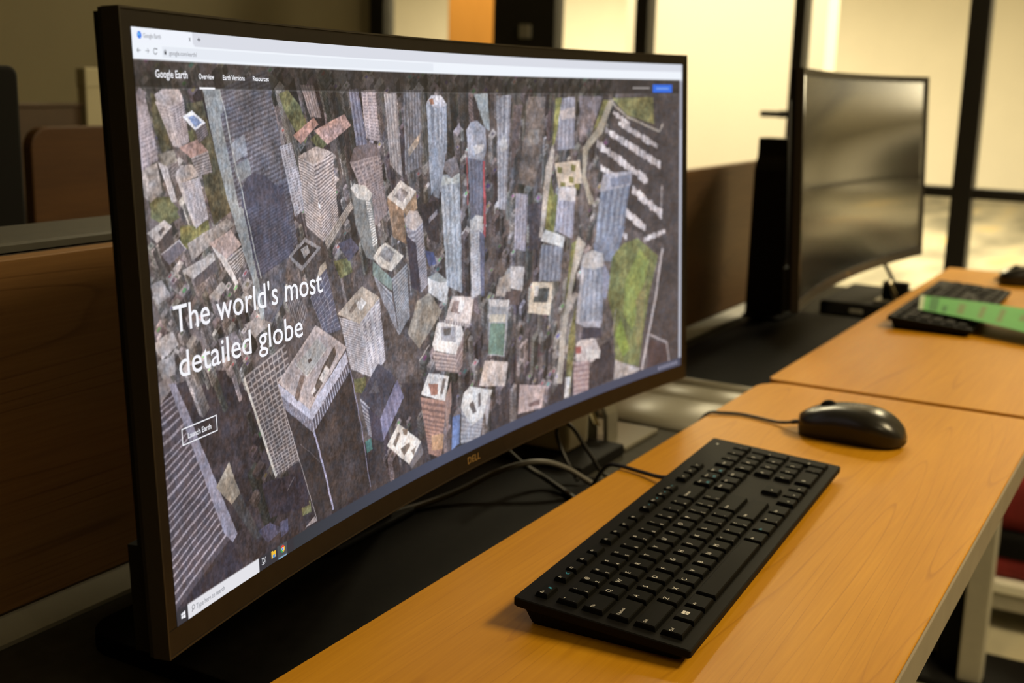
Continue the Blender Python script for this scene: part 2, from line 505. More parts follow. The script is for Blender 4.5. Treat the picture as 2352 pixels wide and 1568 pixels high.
box('trough_body', (-0.8, 0.334 - 0.385, 0.0), (0.75, 0.428 - 0.385, 0.2258 - FLOOR), M['brown_dark'], fr, 0.002)
prism('foot_rail', [(0.2825 - oy, 0.0005), (0.2825 - oy, 0.004), (0.300 - oy, 0.016), (0.3035 - oy, 0.016), (0.3035 - oy, 0.0005)], -0.6 - ox, 2.1 - ox, M['grey_metal'], dv, axis='x')

# grey ridged cable duct between the two platforms
cdv = empty('cable_duct', (0.89, 0.16, -0.065))
tag(cdv, 'ridged grey metal cable duct between the two black platforms', 'cable duct')


def ridge(x0, x1, h):
    n = 10
    pts = [(x0, 0.0)]
    for i in range(n + 1):
        a = PI - i / n * PI
        pts.append(((x0 + x1) / 2 + (x1 - x0) / 2 * math.cos(a), 0.002 + h * math.sin(a)))
    pts.append((x1, 0.0))
    return pts[::-1]


for x0, x1, h, nm in ((0.062, 0.072 + 0.004, 0.016, 'ridge'), (-0.012, 0.06, 0.014, 'ridge'), (-0.14, -0.014, 0.018, 'cover')):
    o = prism(nm, ridge(x0, x1, h), -0.145, 0.14, M['duct'], cdv, axis='y')
    o.data.polygons.foreach_set('use_smooth', [len(q.vertices) == 4 for q in o.data.polygons])

# white adapter box standing behind the platform end
wb = empty('power_adapter', (0.565, 0.185, -0.065))
tag(wb, 'white plastic adapter box on a black plinth under the lit monitor', 'adapter')
box('plinth', (-0.058, -0.085, 0.0), (0.055, 0.060, 0.014), M['black_matte'], wb, 0.002)
box('housing', (-0.020, -0.048, 0.014), (0.034, 0.052, 0.078), M['white_box'], wb, 0.005, 3)
box('port', (-0.0215, -0.010, 0.030), (-0.0195, 0.012, 0.044), M['black_matte'], wb, 0.0005)

# clear bracket with a chrome rod
br = empty('clamp_bracket', (0.68, 0.125, -0.065))
tag(br, 'grey plastic clamp bracket with a chrome rod behind the desk edge', 'bracket')
box('base_plate', (-0.05, -0.022, 0.0), (0.05, 0.085, 0.006), M['clear'], br, 0.002)
box('upright', (-0.045, 0.020, 0.006), (-0.039, 0.085, 0.058), M['clear'], br, 0.002)
bm = bmesh.new()
pr = [(-0.052, 0.006), (-0.050, 0.040), (-0.042, 0.055), (-0.030, 0.060), (-0.030, 0.054), (-0.039, 0.050), (-0.044, 0.038), (-0.046, 0.006)]
prism('arch', [(0.028 + y + 0.028, z) for y, z in pr], -0.045, -0.015, M['clear'], br, 0.001, axis='x')
tube('rod', [(-0.046, 0.036, 0.056), (-0.046, 0.027, 0.040), (-0.046, 0.019, 0.024)], 0.0045, M['chrome'], br, 4, 14)
tube('knob', [(-0.052, 0.046, 0.024), (-0.046, 0.046, 0.024), (-0.040, 0.046, 0.024)], 0.009, M['black_matte'], br, 3, 16)
box('screw', (-0.0535, 0.044, 0.022), (-0.0515, 0.048, 0.026), M['chrome'], br, 0.0008)

# black dock and a second bracket on the far shelf
dbx = empty('docking_box', (1.80, 0.10, -0.065)); tag(dbx, 'low black box on the rear shelf under the switched-off monitor', 'box')
box('housing', (-0.13, -0.075, 0.0), (0.12, 0.07, 0.030), M['black_matte'], dbx, 0.005, 3)
box('front_face', (-0.1315, -0.060, 0.006), (-0.1295, 0.055, 0.024), M['black'], dbx, 0.001)
box('switch', (-0.1335, -0.015, 0.011), (-0.1310, 0.010, 0.019), M['grey_metal'], dbx, 0.001)
br2 = empty('clamp_bracket', (1.735, 0.035, -0.035)); tag(br2, 'small bracket with a chrome rod standing on the low black box', 'bracket')
box('base_plate', (-0.03, -0.025, 0.0), (0.03, 0.04, 0.005), M['clear'], br2, 0.0015)
tube('rod', [(-0.02, 0.016, 0.042), (-0.02, 0.006, 0.025), (-0.02, -0.002, 0.008)], 0.005, M['chrome'], br2, 4, 14)
box('upright', (-0.012, -0.018, 0.005), (0.012, 0.030, 0.040), M['black_matte'], br2, 0.003)
c4 = tube('power_cable', [(1.80, 0.105, 0.06), (1.80, 0.075, 0.02), (1.80, 0.058, -0.01), (1.80, 0.045, -0.031), (1.79, 0.035, -0.0315)], 0.004, M['cable'])
tag(c4, 'black cable hanging from the switched-off monitor onto the low black box', 'cable')

# loose cables lying between platform and desk
c1 = tube('display_cable', [(0.24, 0.19, -0.046), (0.30, 0.172, -0.046), (0.340, 0.155, -0.040), (0.385, 0.132, -0.026), (0.415, 0.106, -0.020), (0.432, 0.080, -0.027), (0.442, 0.052, -0.042), (0.452, 0.032, -0.0465), (0.470, 0.024, -0.0465)], 0.0032, M['cable_grey'])
tag(c1, 'grey cable arching over the black platform under the lit monitor', 'cable')
c2 = tube('power_cable', [(0.395, 0.166, 0.030), (0.405, 0.150, 0.0), (0.418, 0.128, -0.025), (0.428, 0.105, -0.040), (0.418, 0.075, -0.0465), (0.402, 0.050, -0.0465), (0.412, 0.030, -0.0465), (0.440, 0.022, -0.0465), (0.470, 0.035, -0.0465)], 0.003, M['cable'])
tag(c2, 'black cable hanging down from the lit monitor and curling on the platform', 'cable')
c3 = tube('power_cable', [(0.455, 0.078, -0.046), (0.468, 0.100, -0.030), (0.476, 0.116, -0.006), (0.480, 0.112, 0.006), (0.484, 0.100, 0.0), (0.494, 0.084, -0.028), (0.51, 0.070, -0.055), (0.545, 0.045, -0.061), (0.62, 0.03, -0.061)], 0.0022, M['cable'])
tag(c3, 'thin black cable looping up in front of the white adapter box', 'cable')

# ------------------------------------------------------------------ monitors
SW, SH, KAP = 0.7998, 0.3348, 0.4443366
TILT = 0.054764


class Mon:
    def __init__(self, zc): self.zc = zc

    def p(self, s, t, d=0.0):
        """s along the arc (m, centre 0), t up (m), d in front of the glass (m) -> local point"""
        a = s * KAP
        R = 1 / KAP - d
        lx = R * math.sin(a); ly = -(1 / KAP - R * math.cos(a)); lz = t
        c, sn = math.cos(TILT), math.sin(TILT)
        return (lx, ly * c + lz * sn, -ly * sn + lz * c + self.zc)


def strip_solid(mon, name, s0, s1, t0, t1, d0, d1, m, parent, n=24, bevel=False):
    """solid slab following the curve between depths d0 (back) and d1 (front)"""
    v, f = [], []
    for i in range(n + 1):
        s = s0 + (s1 - s0) * i / n
        v += [mon.p(s, t0, d0), mon.p(s, t0, d1), mon.p(s, t1, d1), mon.p(s, t1, d0)]
    for i in range(n):
        a, b = i * 4, i * 4 + 4
        for k in range(4):
            k2 = (k + 1) % 4
            f.append((a + k, a + k2, b + k2, b + k))
    f.append((0, 3, 2, 1)); e = n * 4; f.append((e, e + 1, e + 2, e + 3))
    o = from_pd(name, v, f, m, parent)
    bm = bmesh.new(); bm.from_mesh(o.data)
    bmesh.ops.recalc_face_normals(bm, faces=bm.faces)
    bm.to_mesh(o.data); bm.free()
    return o


def build_monitor(loc, yaw, zc, screen_mat, label):
    r = empty('curved_monitor', loc, yaw)
    tag(r, label, 'monitor')
    mon = Mon(zc)
    hs, ht = SW / 2, SH / 2
    B, BB = 0.0090, 0.0150
    # bezel: four strips around the panel, flush with the glass
    strip_solid(mon, 'bezel_top', -hs - B, hs + B, ht, ht + B, -0.006, 0.0, M['bezel'], r, 40)
    strip_solid(mon, 'bezel_bottom', -hs - B, hs + B, -ht - BB, -ht, -0.006, 0.0004, M['bezel'], r, 40)
    strip_solid(mon, 'bezel_side', -hs - B, -hs, -ht, ht, -0.006, 0.0, M['bezel'], r, 2)
    strip_solid(mon, 'bezel_side', hs, hs + B, -ht, ht, -0.006, 0.0, M['bezel'], r, 2)
    # outer lip
    for a in ((-hs - B - 0.0012, hs + B + 0.0012, ht + B, ht + B + 0.0012, 40), (-hs - B - 0.0012, hs + B + 0.0012, -ht - BB - 0.0012, -ht - BB, 40),
              (-hs - B - 0.0012, -hs - B, -ht - BB, ht + B, 1), (hs + B, hs + B + 0.0012, -ht - BB, ht + B, 1)):
        strip_solid(mon, 'lip', a[0], a[1], a[2], a[3], -0.010, 0.0008, M['lip'], r, a[4])
    # rear shell in two steps and the thicker lower housing
    strip_solid(mon, 'front_shell', -hs - B - 0.0008, hs + B + 0.0008, -ht - BB - 0.0008, ht + B + 0.0008, -0.0125, -0.006, M['black'], r, 40)
    # convex rear cover growing thicker towards the centre
    v, f = [], []
    prof = [(-hs - B + 0.001, -0.0165), (-0.37, -0.018), (-0.24, -0.050), (-0.12, -0.060), (0.12, -0.060), (0.24, -0.050), (0.37, -0.018), (hs + B - 0.001, -0.0165)]
    nn = len(prof)
    for tt, kk in ((-ht - BB + 0.001, 0.55), (-ht + 0.03, 1.0), (ht - 0.04, 1.0), (ht + B - 0.001, 0.2)):
        for s_, d_ in prof: v.append(mon.p(s_, tt, -0.0165 + (d_ + 0.0165) * kk))
    for s_, d_ in prof: v.append(mon.p(s_, ht + B - 0.001, -0.0125))
    for s_, d_ in prof: v.append(mon.p(s_, -ht - BB + 0.001, -0.0125))
    order = [5, 0, 1, 2, 3, 4]
    for q0, q1 in zip(order[:-1], order[1:]):
        for k in range(nn - 1): f.append((q0 * nn + k, q0 * nn + k + 1, q1 * nn + k + 1, q1 * nn + k))
    for k in (0, nn - 1): f.append(tuple(q * nn + k for q in order))
    from_pd('rear_shell', v, f, M['black_matte'], r)
    strip_solid(mon, 'lower_housing', -hs - B + 0.002, hs + B - 0.002, -ht - BB + 0.001, -ht + 0.050, -0.024, -0.0165, M['black_matte'], r, 40)
    # logo on the bottom bezel
    v, f = text_geo('DELL')
    wd = v[:, 0].max() - v[:, 0].min()
    k = 0.021 / wd
    vv = [mon.p((x - v[:, 0].min()) * k - 0.0105 - 0.006, -ht - 0.0102 + y * 0.0062, 0.0008) for x, y in v]
    from_pd('logo', vv, f, M['gold'], r)
    # stand
    top = zc + 0.032
    prism('stand_column', [(-0.033, 0.0), (0.033, 0.0), (0.033, top - 0.03), (0.028, top - 0.018), (0.019, top - 0.004), (0.018, top + 0.028), (-0.018, top + 0.028), (-0.019, top - 0.004), (-0.028, top - 0.018), (-0.033, top - 0.03)], 0.100, 0.172, M['black'], r, 0.004, axis='y')
    prism('stand_groove', [(-0.012, 0.012), (0.012, 0.012), (0.012, top - 0.05), (-0.012, top - 0.05)], 0.0985, 0.1015, M['black_matte'], r, axis='y')
    box('neck', (-0.045, 0.050, zc - 0.045), (0.045, 0.108, zc + 0.045), M['black_matte'], r, 0.006)
    prism('stand_base', round_rect(-0.07, 0.07, 0.095, 0.166, (0.012,) * 4), 0.0, 0.006, M['black_matte'], r, 0.002)
    return r, mon


mon1, G1 = build_monitor((0.2248, 0.0730, -0.050), 0.020088, 0.21839 + 0.050, None, 'curved widescreen monitor lit with an aerial city picture, in the foreground')
mon2, G2 = build_monitor((1.538, 0.0935, -0.050), -0.016, 0.2165 + 0.050, None, 'switched-off curved monitor with a reflective dark screen on the far desk')
m = mat('dark_screen', (0.018, 0.017, 0.015, 1), 0.18, spec=0.75)
o = strip_solid(G2, 'screen', -SW / 2, SW / 2, -SH / 2, SH / 2, -0.006, -0.0003, m, mon2, 48)
o.data.polygons.foreach_set('use_smooth', [len(q.vertices) == 4 for q in o.data.polygons])

# ---- picture shown on the lit screen, drawn in display pixels (3440 x 1440, v downwards).
# P polygon: colour, mottle, points | F facade with floor / bay stripes: light, dark, bays, floors, widths, mottle, quad
# L line: colour, width, points | C scattered small roofs: colours, seed, count, region, size
CITY = [
('P',(100,88,86),0.3,[-7,66,755,39,733,747,366,879,28,829]),
('P',(78,70,70),0.3,[755,39,2459,22,2247,1336,1005,1357,687,740]),
('P',(92,82,80),0.3,[2289,25,2885,13,2796,1368,2210,1383]),
('P',(68,60,60),0.16,[2782,161,3439,103,3435,1448,3145,1430,3185,1106,3283,828,2954,718,2691,379]),
('P',(50,43,48),0.3,[11,846,193,831,388,872,531,939,658,1031,1091,1293,1366,1429,1027,1422,25,1428,0,1395]),
('P',(58,52,56),0.25,[1031,1046,2283,1306,2798,1209,2872,1383,2423,1429,1001,1400]),
('P',(80,58,58),0.2,[1751,1164,2324,1112,2394,1160,1559,1254]),
('C',(168,152,146),(84,72,68),3,60,[-10,138,615,131,709,516,546,792,4,739],(80,42)),
('C',(158,150,152),(80,72,74),5,60,[615,125,1454,116,1419,641,839,632],(80,60)),
('C',(150,150,158),(72,66,70),7,80,[1454,123,2456,129,2328,985,1395,1000],(110,70)),
('C',(165,155,150),(78,70,70),9,40,[2285,143,2811,161,2721,1334,2179,1285],(120,50)),
('C',(168,156,150),(84,74,72),11,50,[-47,485,409,488,511,713,366,879,-4,801],(76,36)),
('C',(72,62,60),(50,44,46),13,8,[363,902,516,1086,496,1272,324,1254],(120,40)),
('C',(130,118,118),(58,52,56),15,36,[1033,1018,2259,975,2389,1328,1087,1351],(110,60)),
('C',(120,110,104),(60,54,52),17,60,[-1,66,2812,51,2811,133,-10,141],(110,70)),
('P',(92,92,54),0.4,[613,143,658,131,719,178,758,246,732,282,674,232,631,184]),
('P',(92,92,54),0.4,[190,235,237,227,262,247,204,272]),
('P',(92,92,54),0.4,[15,386,92,386,132,420,94,438,26,432]),
('P',(92,92,54),0.4,[130,462,199,463,247,451,251,501,173,525,131,499]),
('P',(92,92,54),0.4,[54,147,87,157,89,233,56,222]),
('P',(92,92,54),0.4,[815,247,852,286,810,303,760,271]),
('P',(92,92,54),0.4,[851,633,937,630,958,680,883,690]),
('P',(92,92,54),0.4,[935,1012,1007,1020,997,1074,939,1054]),
('P',(92,92,54),0.4,[606,1319,658,1322,662,1357,614,1355]),
('P',(78,72,50),0.4,[191,170,261,162,309,312,354,442,275,470,249,392,226,284]),
('P',(84,78,52),0.4,[55,144,82,154,118,274,82,285,56,222]),
('P',(96,94,54),0.4,[23,393,101,389,133,441,75,457,18,431]),
('P',(104,100,50),0.4,[130,466,208,467,252,456,255,501,173,530,130,504]),
('P',(150,138,130),0.3,[-6,319,59,307,71,374,22,396,-4,379]),
('P',(142,132,126),0.25,[157,507,333,459,370,479,170,552]),
('F',(158,145,150),(100,90,100),6,26,0.55,0.6,0.1,[-3,150,30,145,70,298,0,322]),
('P',(130,118,124),0.12,[-3,150,12,133,38,145,23,172]),
('P',(172,158,156),0.28,[69,148,101,135,170,137,182,160,129,176,80,172]),
('F',(176,162,160),(120,106,108),3,20,0.5,0.55,0.1,[70,164,129,176,157,273,126,270]),
('F',(160,146,148),(74,64,68),4,20,0.4,0.62,0.1,[129,176,183,160,194,260,157,273]),
('P',(128,116,100),0.3,[61,288,128,278,142,306,82,318]),
('F',(186,178,176),(150,140,142),3,0,0.5,0.5,0.1,[63,305,99,318,129,401,106,401]),
('F',(128,116,112),(78,68,68),0,8,0.5,0.5,0.1,[99,318,142,306,149,337,124,367]),
('P',(166,128,116),0.28,[150,273,230,255,271,285,195,300]),
('F',(160,148,146),(84,74,76),0,8,0.5,0.5,0.1,[195,300,271,285,285,340,222,347]),
('P',(168,156,152),0.3,[121,338,152,317,199,315,226,344,147,358]),
('P',(182,172,170),0.12,[127,342,150,358,202,472,188,465]),
('F',(170,164,170),(116,110,124),5,26,0.45,0.5,0.1,[150,357,228,348,253,453,198,473]),
('P',(222,226,238),0.03,[173,201,216,186,269,217,221,233]),
('P',(122,148,208),0.05,[194,203,222,197,253,216,224,226]),
('F',(120,108,112),(66,56,58),0,6,0.5,0.5,0.1,[221,233,269,217,277,247,234,267]),
('P',(168,158,152),0.12,[-1,465,70,441,99,459,37,492]),
('P',(70,62,62),0.12,[37,492,99,459,101,499,53,517]),
('P',(80,70,66),0.12,[42,468,64,456,70,463,51,477]),
('P',(96,92,106),0.12,[48,520,123,496,149,518,79,550]),
('P',(64,56,56),0.12,[48,520,79,550,78,572,51,537]),
('L',(170,165,170),3,[48,520,123,496,149,518]),
('P',(178,152,142),0.15,[247,515,349,491,390,536,319,563]),
('P',(192,182,176),0.12,[254,520,319,563,367,633,352,637]),
('F',(170,160,156),(60,54,54),0,7,0.5,0.5,0.1,[319,565,396,540,403,584,355,611]),
('P',(166,160,158),0.15,[126,570,263,540,271,559,170,597]),
('P',(80,72,75),0.12,[170,597,271,559,279,587,181,618]),
('P',(150,142,138),0.12,[233,648,291,617,313,637,266,666]),
('P',(140,133,132),0.2,[-2,587,42,578,75,624,17,637]),
('P',(150,140,136),0.2,[381,746,466,733,516,763,428,790]),
('P',(120,112,118),0.2,[258,765,339,756,365,796,283,809]),
('P',(160,150,146),0.2,[-11,726,69,709,92,745,21,769]),
('P',(140,132,130),0.2,[4,770,71,768,69,816,15,815]),
('P',(128,134,138),0.14,[263,130,338,132,360,203,374,271,395,350,412,397,434,490,476,636,486,748,460,747,431,627,393,542,338,399,297,269]),
('P',(84,82,92),0.2,[338,132,556,126,632,387,663,561,603,609,581,712,516,763,481,751,476,636,434,490,395,350,360,203]),
('F',(98,98,112),(66,62,72),0,20,0.5,0.5,0.22,[334,196,575,143,637,381,391,438]),
('F',(92,92,104),(64,60,70),0,6,0.5,0.5,0.22,[338,132,561,80,583,144,347,196]),
('F',(88,88,106),(60,58,72),0,18,0.5,0.55,0.2,[408,431,633,375,668,562,460,634]),
('P',(122,128,142),0.1,[378,270,436,247,445,298,376,324]),
('P',(110,116,124),0.1,[379,333,449,310,459,354,398,373]),
('P',(84,82,92),0.3,[458,610,613,574,602,616,581,712,516,763,481,751]),
('F',(74,74,94),(56,55,74),0,24,0.5,0.5,0.15,[408,431,606,386,648,584,460,634]),
('P',(66,65,84),0.12,[403,439,412,392,436,362,470,350,519,359,571,389,606,424,608,446]),
('L',(146,150,152),5,[476,636,434,490,412,397,395,350,374,271,360,203,337,133]),
('F',(150,148,158),(92,86,96),4,26,0.7,0.55,0.1,[603,284,661,277,728,462,660,483]),
('P',(165,120,105),0.3,[672,256,784,209,806,228,709,281]),
('P',(168,150,140),0.25,[690,315,788,290,880,312,769,345]),
('F',(182,168,162),(84,74,76),0,24,0.5,0.55,0.1,[690,317,769,343,802,571,716,516]),
('F',(176,162,158),(80,70,74),0,24,0.5,0.55,0.1,[769,343,880,315,891,516,802,571]),
('F',(160,150,140),(110,98,90),0,4,0.5,0.5,0.1,[809,566,965,460,980,481,823,597]),
('P',(172,130,115),0.35,[781,246,950,201,987,235,851,288]),
('F',(150,130,124),(105,90,88),5,0,0.5,0.5,0.1,[721,118,793,117,826,210,766,207]),
('P',(130,126,130),0.12,[615,592,706,547,788,585,681,641]),
('P',(58,50,48),0.12,[633,593,705,559,765,586,684,626]),
('P',(150,145,145),0.2,[680,578,715,569,729,591,696,605]),
('F',(128,128,146),(62,62,86),4,12,0.16,0.16,0.1,[716,724,803,633,874,845,783,847]),
('F',(126,120,122),(58,52,56),4,12,0.2,0.2,0.1,[588,713,623,651,696,767,654,837]),
('P',(165,150,130),0.12,[779,638,806,628,813,648,744,685]),
('P',(66,64,84),0.2,[880,584,955,572,1002,611,936,643]),
('F',(140,124,124),(98,86,90),6,30,0.55,0.5,0.1,[970,344,1149,325,1176,517,1102,552]),
('P',(102,88,90),0.2,[970,344,996,303,1055,281,1123,294,1151,330]),
('P',(112,114,114),0.08,[968,424,1087,449,1108,612,1088,661,1038,642,990,542]),
('F',(196,194,190),(104,104,104),0,18,0.5,0.5,0.1,[1052,469,1080,474,1111,608,1084,619]),
('P',(178,173,166),0.1,[965,423,986,411,1051,419,1095,450,1073,470,1003,456]),
('P',(128,102,78),0.3,[1178,465,1277,514,1290,627,1205,597]),
('P',(150,122,92),0.25,[1277,514,1361,458,1365,515,1302,549]),
('P',(188,178,168),0.12,[1178,465,1265,416,1361,458,1277,514]),
('P',(130,120,118),0.3,[1221,464,1266,439,1314,459,1273,488]),
('P',(52,46,50),0.2,[1372,504,1501,498,1500,649,1434,627]),
('P',(120,116,125),0.12,[1436,553,1493,528,1492,546,1441,571]),
('F',(150,150,166),(98,96,112),0,22,0.5,0.5,0.1,[1284,557,1396,561,1415,783,1363,801]),
('P',(60,55,70),0.12,[1287,598,1349,633,1368,799,1311,776]),
('F',(150,150,166),(98,96,112),0,22,0.5,0.5,0.1,[1344,586,1396,561,1415,783,1374,800]),
('P',(172,158,152),0.15,[1277,544,1315,517,1365,525,1399,562,1343,589,1297,573]),
('P',(64,76,130),0.12,[1403,661,1460,675,1481,715,1428,720]),
('F',(160,162,172),(88,90,106),0,18,0.5,0.4,0.1,[1075,703,1183,776,1219,925,1135,807]),
('F',(140,144,154),(92,96,110),0,20,0.5,0.5,0.1,[1187,730,1286,691,1290,872,1219,925]),
('P',(118,138,134),0.12,[1078,660,1187,727,1187,770,1074,704]),
('P',(192,186,176),0.12,[1079,649,1113,622,1156,608,1266,665,1189,705,1118,682]),
('P',(140,138,140),0.25,[1111,643,1158,619,1212,648,1180,678]),
('F',(182,178,184),(108,104,116),0,22,0.5,0.5,0.1,[867,805,982,843,1037,1028,922,979]),
('F',(174,172,182),(104,102,122),4,22,0.85,0.5,0.1,[982,843,1108,780,1129,991,1037,1028]),
('P',(168,154,138),0.12,[858,794,1008,729,1108,778,982,846]),
('P',(205,202,200),0.05,[962,782,1002,764,1031,786,993,806]),
('P',(120,108,98),0.12,[923,797,966,772,974,787,937,808]),
('P',(122,113,114),0.15,[0,823,44,813,65,842,1,871]),
('F',(136,128,140),(40,34,44),0,6,0.5,0.28,0.08,[-3,875,67,859,113,963,-2,1004]),
('F',(136,128,140),(40,34,44),0,6,0.5,0.28,0.08,[-2,1004,113,963,158,1069,0,1133]),
('F',(136,128,140),(40,34,44),0,6,0.5,0.28,0.08,[0,1133,158,1069,206,1181,-1,1266]),
('F',(136,128,140),(40,34,44),0,6,0.5,0.28,0.08,[-1,1266,206,1181,257,1298,-1,1400]),
('P',(44,40,52),0.25,[47,1405,0,1395,191,1341,257,1298,308,1397]),
('P',(122,120,142),0.12,[38,833,66,837,84,868,288,1297,265,1314,229,1277,52,861]),
('P',(132,122,106),0.2,[270,1093,312,1192,271,1210,206,1144]),
('P',(58,56,58),0.2,[312,1192,271,1210,367,1343,400,1342]),
('P',(66,63,88),0.3,[384,1324,446,1319,509,1360,430,1371]),
('P',(70,70,104),0.25,[490,1334,535,1336,535,1375,496,1381]),
('P',(44,38,48),0.25,[416,1196,639,1223,652,1334,448,1307]),
('P',(150,136,132),0.12,[622,1394,677,1376,690,1395]),
('F',(142,132,130),(52,46,50),9,26,0.35,0.32,0.1,[365,886,575,835,643,1185,490,1198]),
('P',(50,44,46),0.2,[550,1012,692,1120,794,1395,690,1395]),
('P',(56,48,48),0.25,[701,1123,917,980,1003,1382,789,1394]),
('L',(178,172,160),10,[365,888,490,1198]),
('L',(150,142,142),3,[550,1012,637,1249,690,1395]),
('L',(150,148,186),8,[697,1120,745,1254,782,1389]),
('L',(130,126,160),4,[917,980,967,1174,1003,1382]),
('L',(90,82,86),2,[624,1140,735,1230]),
('L',(110,100,100),2,[543,1254,581,1226]),
('P',(166,166,188),0.06,[527,938,683,1047,691,1086,538,975]),
('P',(172,172,194),0.06,[683,1047,897,916,907,951,691,1086]),
('F',(150,150,172),(58,52,62),22,0,0.4,0.5,0.1,[538,975,691,1086,696,1125,550,1016]),
('F',(160,160,184),(50,44,52),18,0,0.35,0.5,0.1,[691,1086,907,951,919,981,696,1125]),
('P',(172,156,152),0.08,[527,935,737,807,903,904,682,1050]),
('P',(152,140,140),0.1,[545,934,730,822,879,902,682,1031]),
('P',(112,92,82),0.12,[606,996,644,937,667,945,623,1013]),
('P',(84,70,60),0.3,[698,1008,767,936,835,886,843,914,758,988,711,1020]),
('P',(190,180,172),0.1,[740,971,782,937,800,954,762,989]),
('P',(146,144,142),0.05,[624,905,742,847,791,888,680,950]),
('L',(180,176,172),3,[624,905,680,950,791,888]),
('P',(70,60,56),0.12,[685,907,699,899,708,909,693,916]),
('P',(180,170,166),0.12,[690,999,714,989,723,1001,698,1011]),
('F',(112,110,146),(74,72,104),5,14,0.7,0.5,0.1,[1082,1170,1197,1067,1234,1137,1095,1252]),
('F',(150,148,160),(60,58,76),0,12,0.5,0.5,0.1,[965,1081,1019,1122,1032,1226,1006,1212]),
('P',(58,54,72),0.12,[1011,1120,1082,1173,1094,1257,1027,1225]),
('P',(64,62,76),0.1,[965,1077,1083,991,1189,1059,1082,1173]),
('P',(90,86,96),0.12,[1015,1078,1063,1041,1086,1087]),
('P',(60,110,112),0.12,[984,1228,1021,1223,1029,1261,991,1266]),
('P',(208,200,190),0.12,[1115,1275,1191,1217,1336,1316,1251,1375]),
('P',(120,98,78),0.12,[1218,1243,1251,1251,1244,1272,1222,1264]),
('P',(110,96,84),0.12,[1153,1279,1189,1244,1200,1254,1169,1295]),
('P',(110,96,84),0.12,[1201,1307,1259,1299,1264,1314,1222,1337]),
('P',(120,104,90),0.12,[1268,1332,1303,1322,1284,1354]),
('P',(100,95,100),0.12,[1251,1375,1336,1316,1347,1361,1267,1394]),
('F',(158,116,98),(100,76,72),0,16,0.5,0.55,0.1,[1338,1160,1512,1211,1469,1413,1385,1374]),
('P',(150,118,105),0.12,[1503,1208,1553,1143,1547,1235,1511,1340]),
('P',(200,198,196),0.12,[1344,1152,1401,1087,1539,1126,1503,1211]),
('P',(150,98,76),0.12,[1396,1123,1463,1140,1454,1176,1413,1171]),
('P',(185,182,180),0.12,[1404,1091,1477,1106,1463,1140,1396,1123]),
('P',(110,100,95),0.12,[1494,1125,1517,1130,1490,1183,1472,1179]),
('P',(172,128,86),0.12,[1404,1313,1493,1327,1478,1380,1406,1369]),
('P',(90,120,192),0.12,[1557,1283,1606,1281,1594,1390,1537,1402]),
('F',(156,160,174),(120,124,140),0,8,0.5,0.5,0.1,[1617,1251,1775,1329,1738,1416,1606,1393]),
('P',(192,194,196),0.12,[1614,1259,1635,1214,1680,1193,1847,1243,1768,1332,1684,1346]),
('P',(90,84,84),0.12,[1676,1264,1702,1254,1725,1300,1699,1303]),
('P',(96,90,92),0.12,[1741,1237,1760,1233,1758,1283,1738,1287]),
('P',(235,235,235),0.12,[1660,1218,1685,1220,1678,1238]),
('P',(150,150,160),0.12,[1782,1313,1817,1253,1829,1273,1798,1377]),
('P',(168,146,142),0.15,[2053,1263,2258,1310,2220,1396,2034,1381]),
('P',(110,84,80),0.12,[2114,1358,2211,1355,2210,1379,2124,1373]),
('F',(170,150,144),(112,96,96),0,5,0.5,0.5,0.1,[1429,1018,1588,1059,1603,1128,1454,1089]),
('F',(150,130,125),(110,90,90),0,5,0.5,0.5,0.1,[1588,1059,1647,997,1635,1108,1603,1128]),
('P',(208,203,200),0.12,[1431,994,1471,921,1631,952,1651,992,1589,1058,1444,1018]),
('P',(150,150,160),0.12,[1493,940,1594,957,1591,1013,1490,988]),
('P',(90,86,84),0.12,[1510,951,1564,955,1557,979,1515,975]),
('P',(194,182,178),0.1,[1527,919,1577,842,1729,868,1696,964]),
('P',(130,110,105),0.3,[1562,898,1588,861,1648,870,1627,914]),
('P',(210,206,205),0.12,[1627,866,1661,871,1646,911,1616,906]),
('F',(180,172,172),(110,100,105),10,0,0.5,0.5,0.1,[1518,918,1696,964,1692,976,1518,931]),
('P',(182,184,188),0.12,[1417,756,1479,744,1559,786,1536,869,1420,809]),
('P',(128,136,140),0.12,[1417,756,1479,744,1559,786,1497,786]),
('P',(132,124,112),0.2,[1344,825,1422,809,1505,887,1344,990,1272,925]),
('L',(170,160,155),4,[1410,990,1341,1035]),
('F',(146,156,172),(112,122,140),4,0,0.6,0.5,0.14,[1518,410,1653,420,1647,841,1544,800]),
('P',(165,175,180),0.12,[1518,410,1593,429,1653,411,1651,448,1524,447]),
('P',(104,98,104),0.12,[1514,377,1627,352,1656,408,1596,429]),
('F',(100,106,132),(80,84,108),4,0,0.5,0.5,0.1,[1713,358,1829,371,1795,679,1727,672]),
('P',(132,138,158),0.18,[1710,263,1738,236,1781,230,1838,258,1847,340,1817,378,1719,362]),
('P',(175,175,180),0.12,[1749,321,1832,316,1825,339,1762,352]),
('L',(150,70,70),7,[1707,358,1704,529]),
('L',(176,66,70),14,[1823,378,1824,537,1815,657]),
('F',(170,172,182),(124,126,146),3,26,0.7,0.6,0.1,[1716,584,1806,579,1786,860,1710,875]),
('P',(180,180,182),0.12,[1716,589,1757,570,1813,580,1795,623,1724,621]),
('P',(90,96,130),0.12,[1779,630,1815,649,1804,876,1779,872]),
('F',(142,152,172),(104,112,134),5,0,0.5,0.5,0.15,[1445,168,1579,171,1572,330,1458,480]),
('P',(150,150,160),0.3,[1445,168,1480,142,1543,142,1582,174,1520,188]),
('P',(140,90,60),0.12,[1463,156,1491,151,1496,171,1473,174]),
('P',(124,134,155),0.15,[1456,304,1574,308,1510,492,1470,481]),
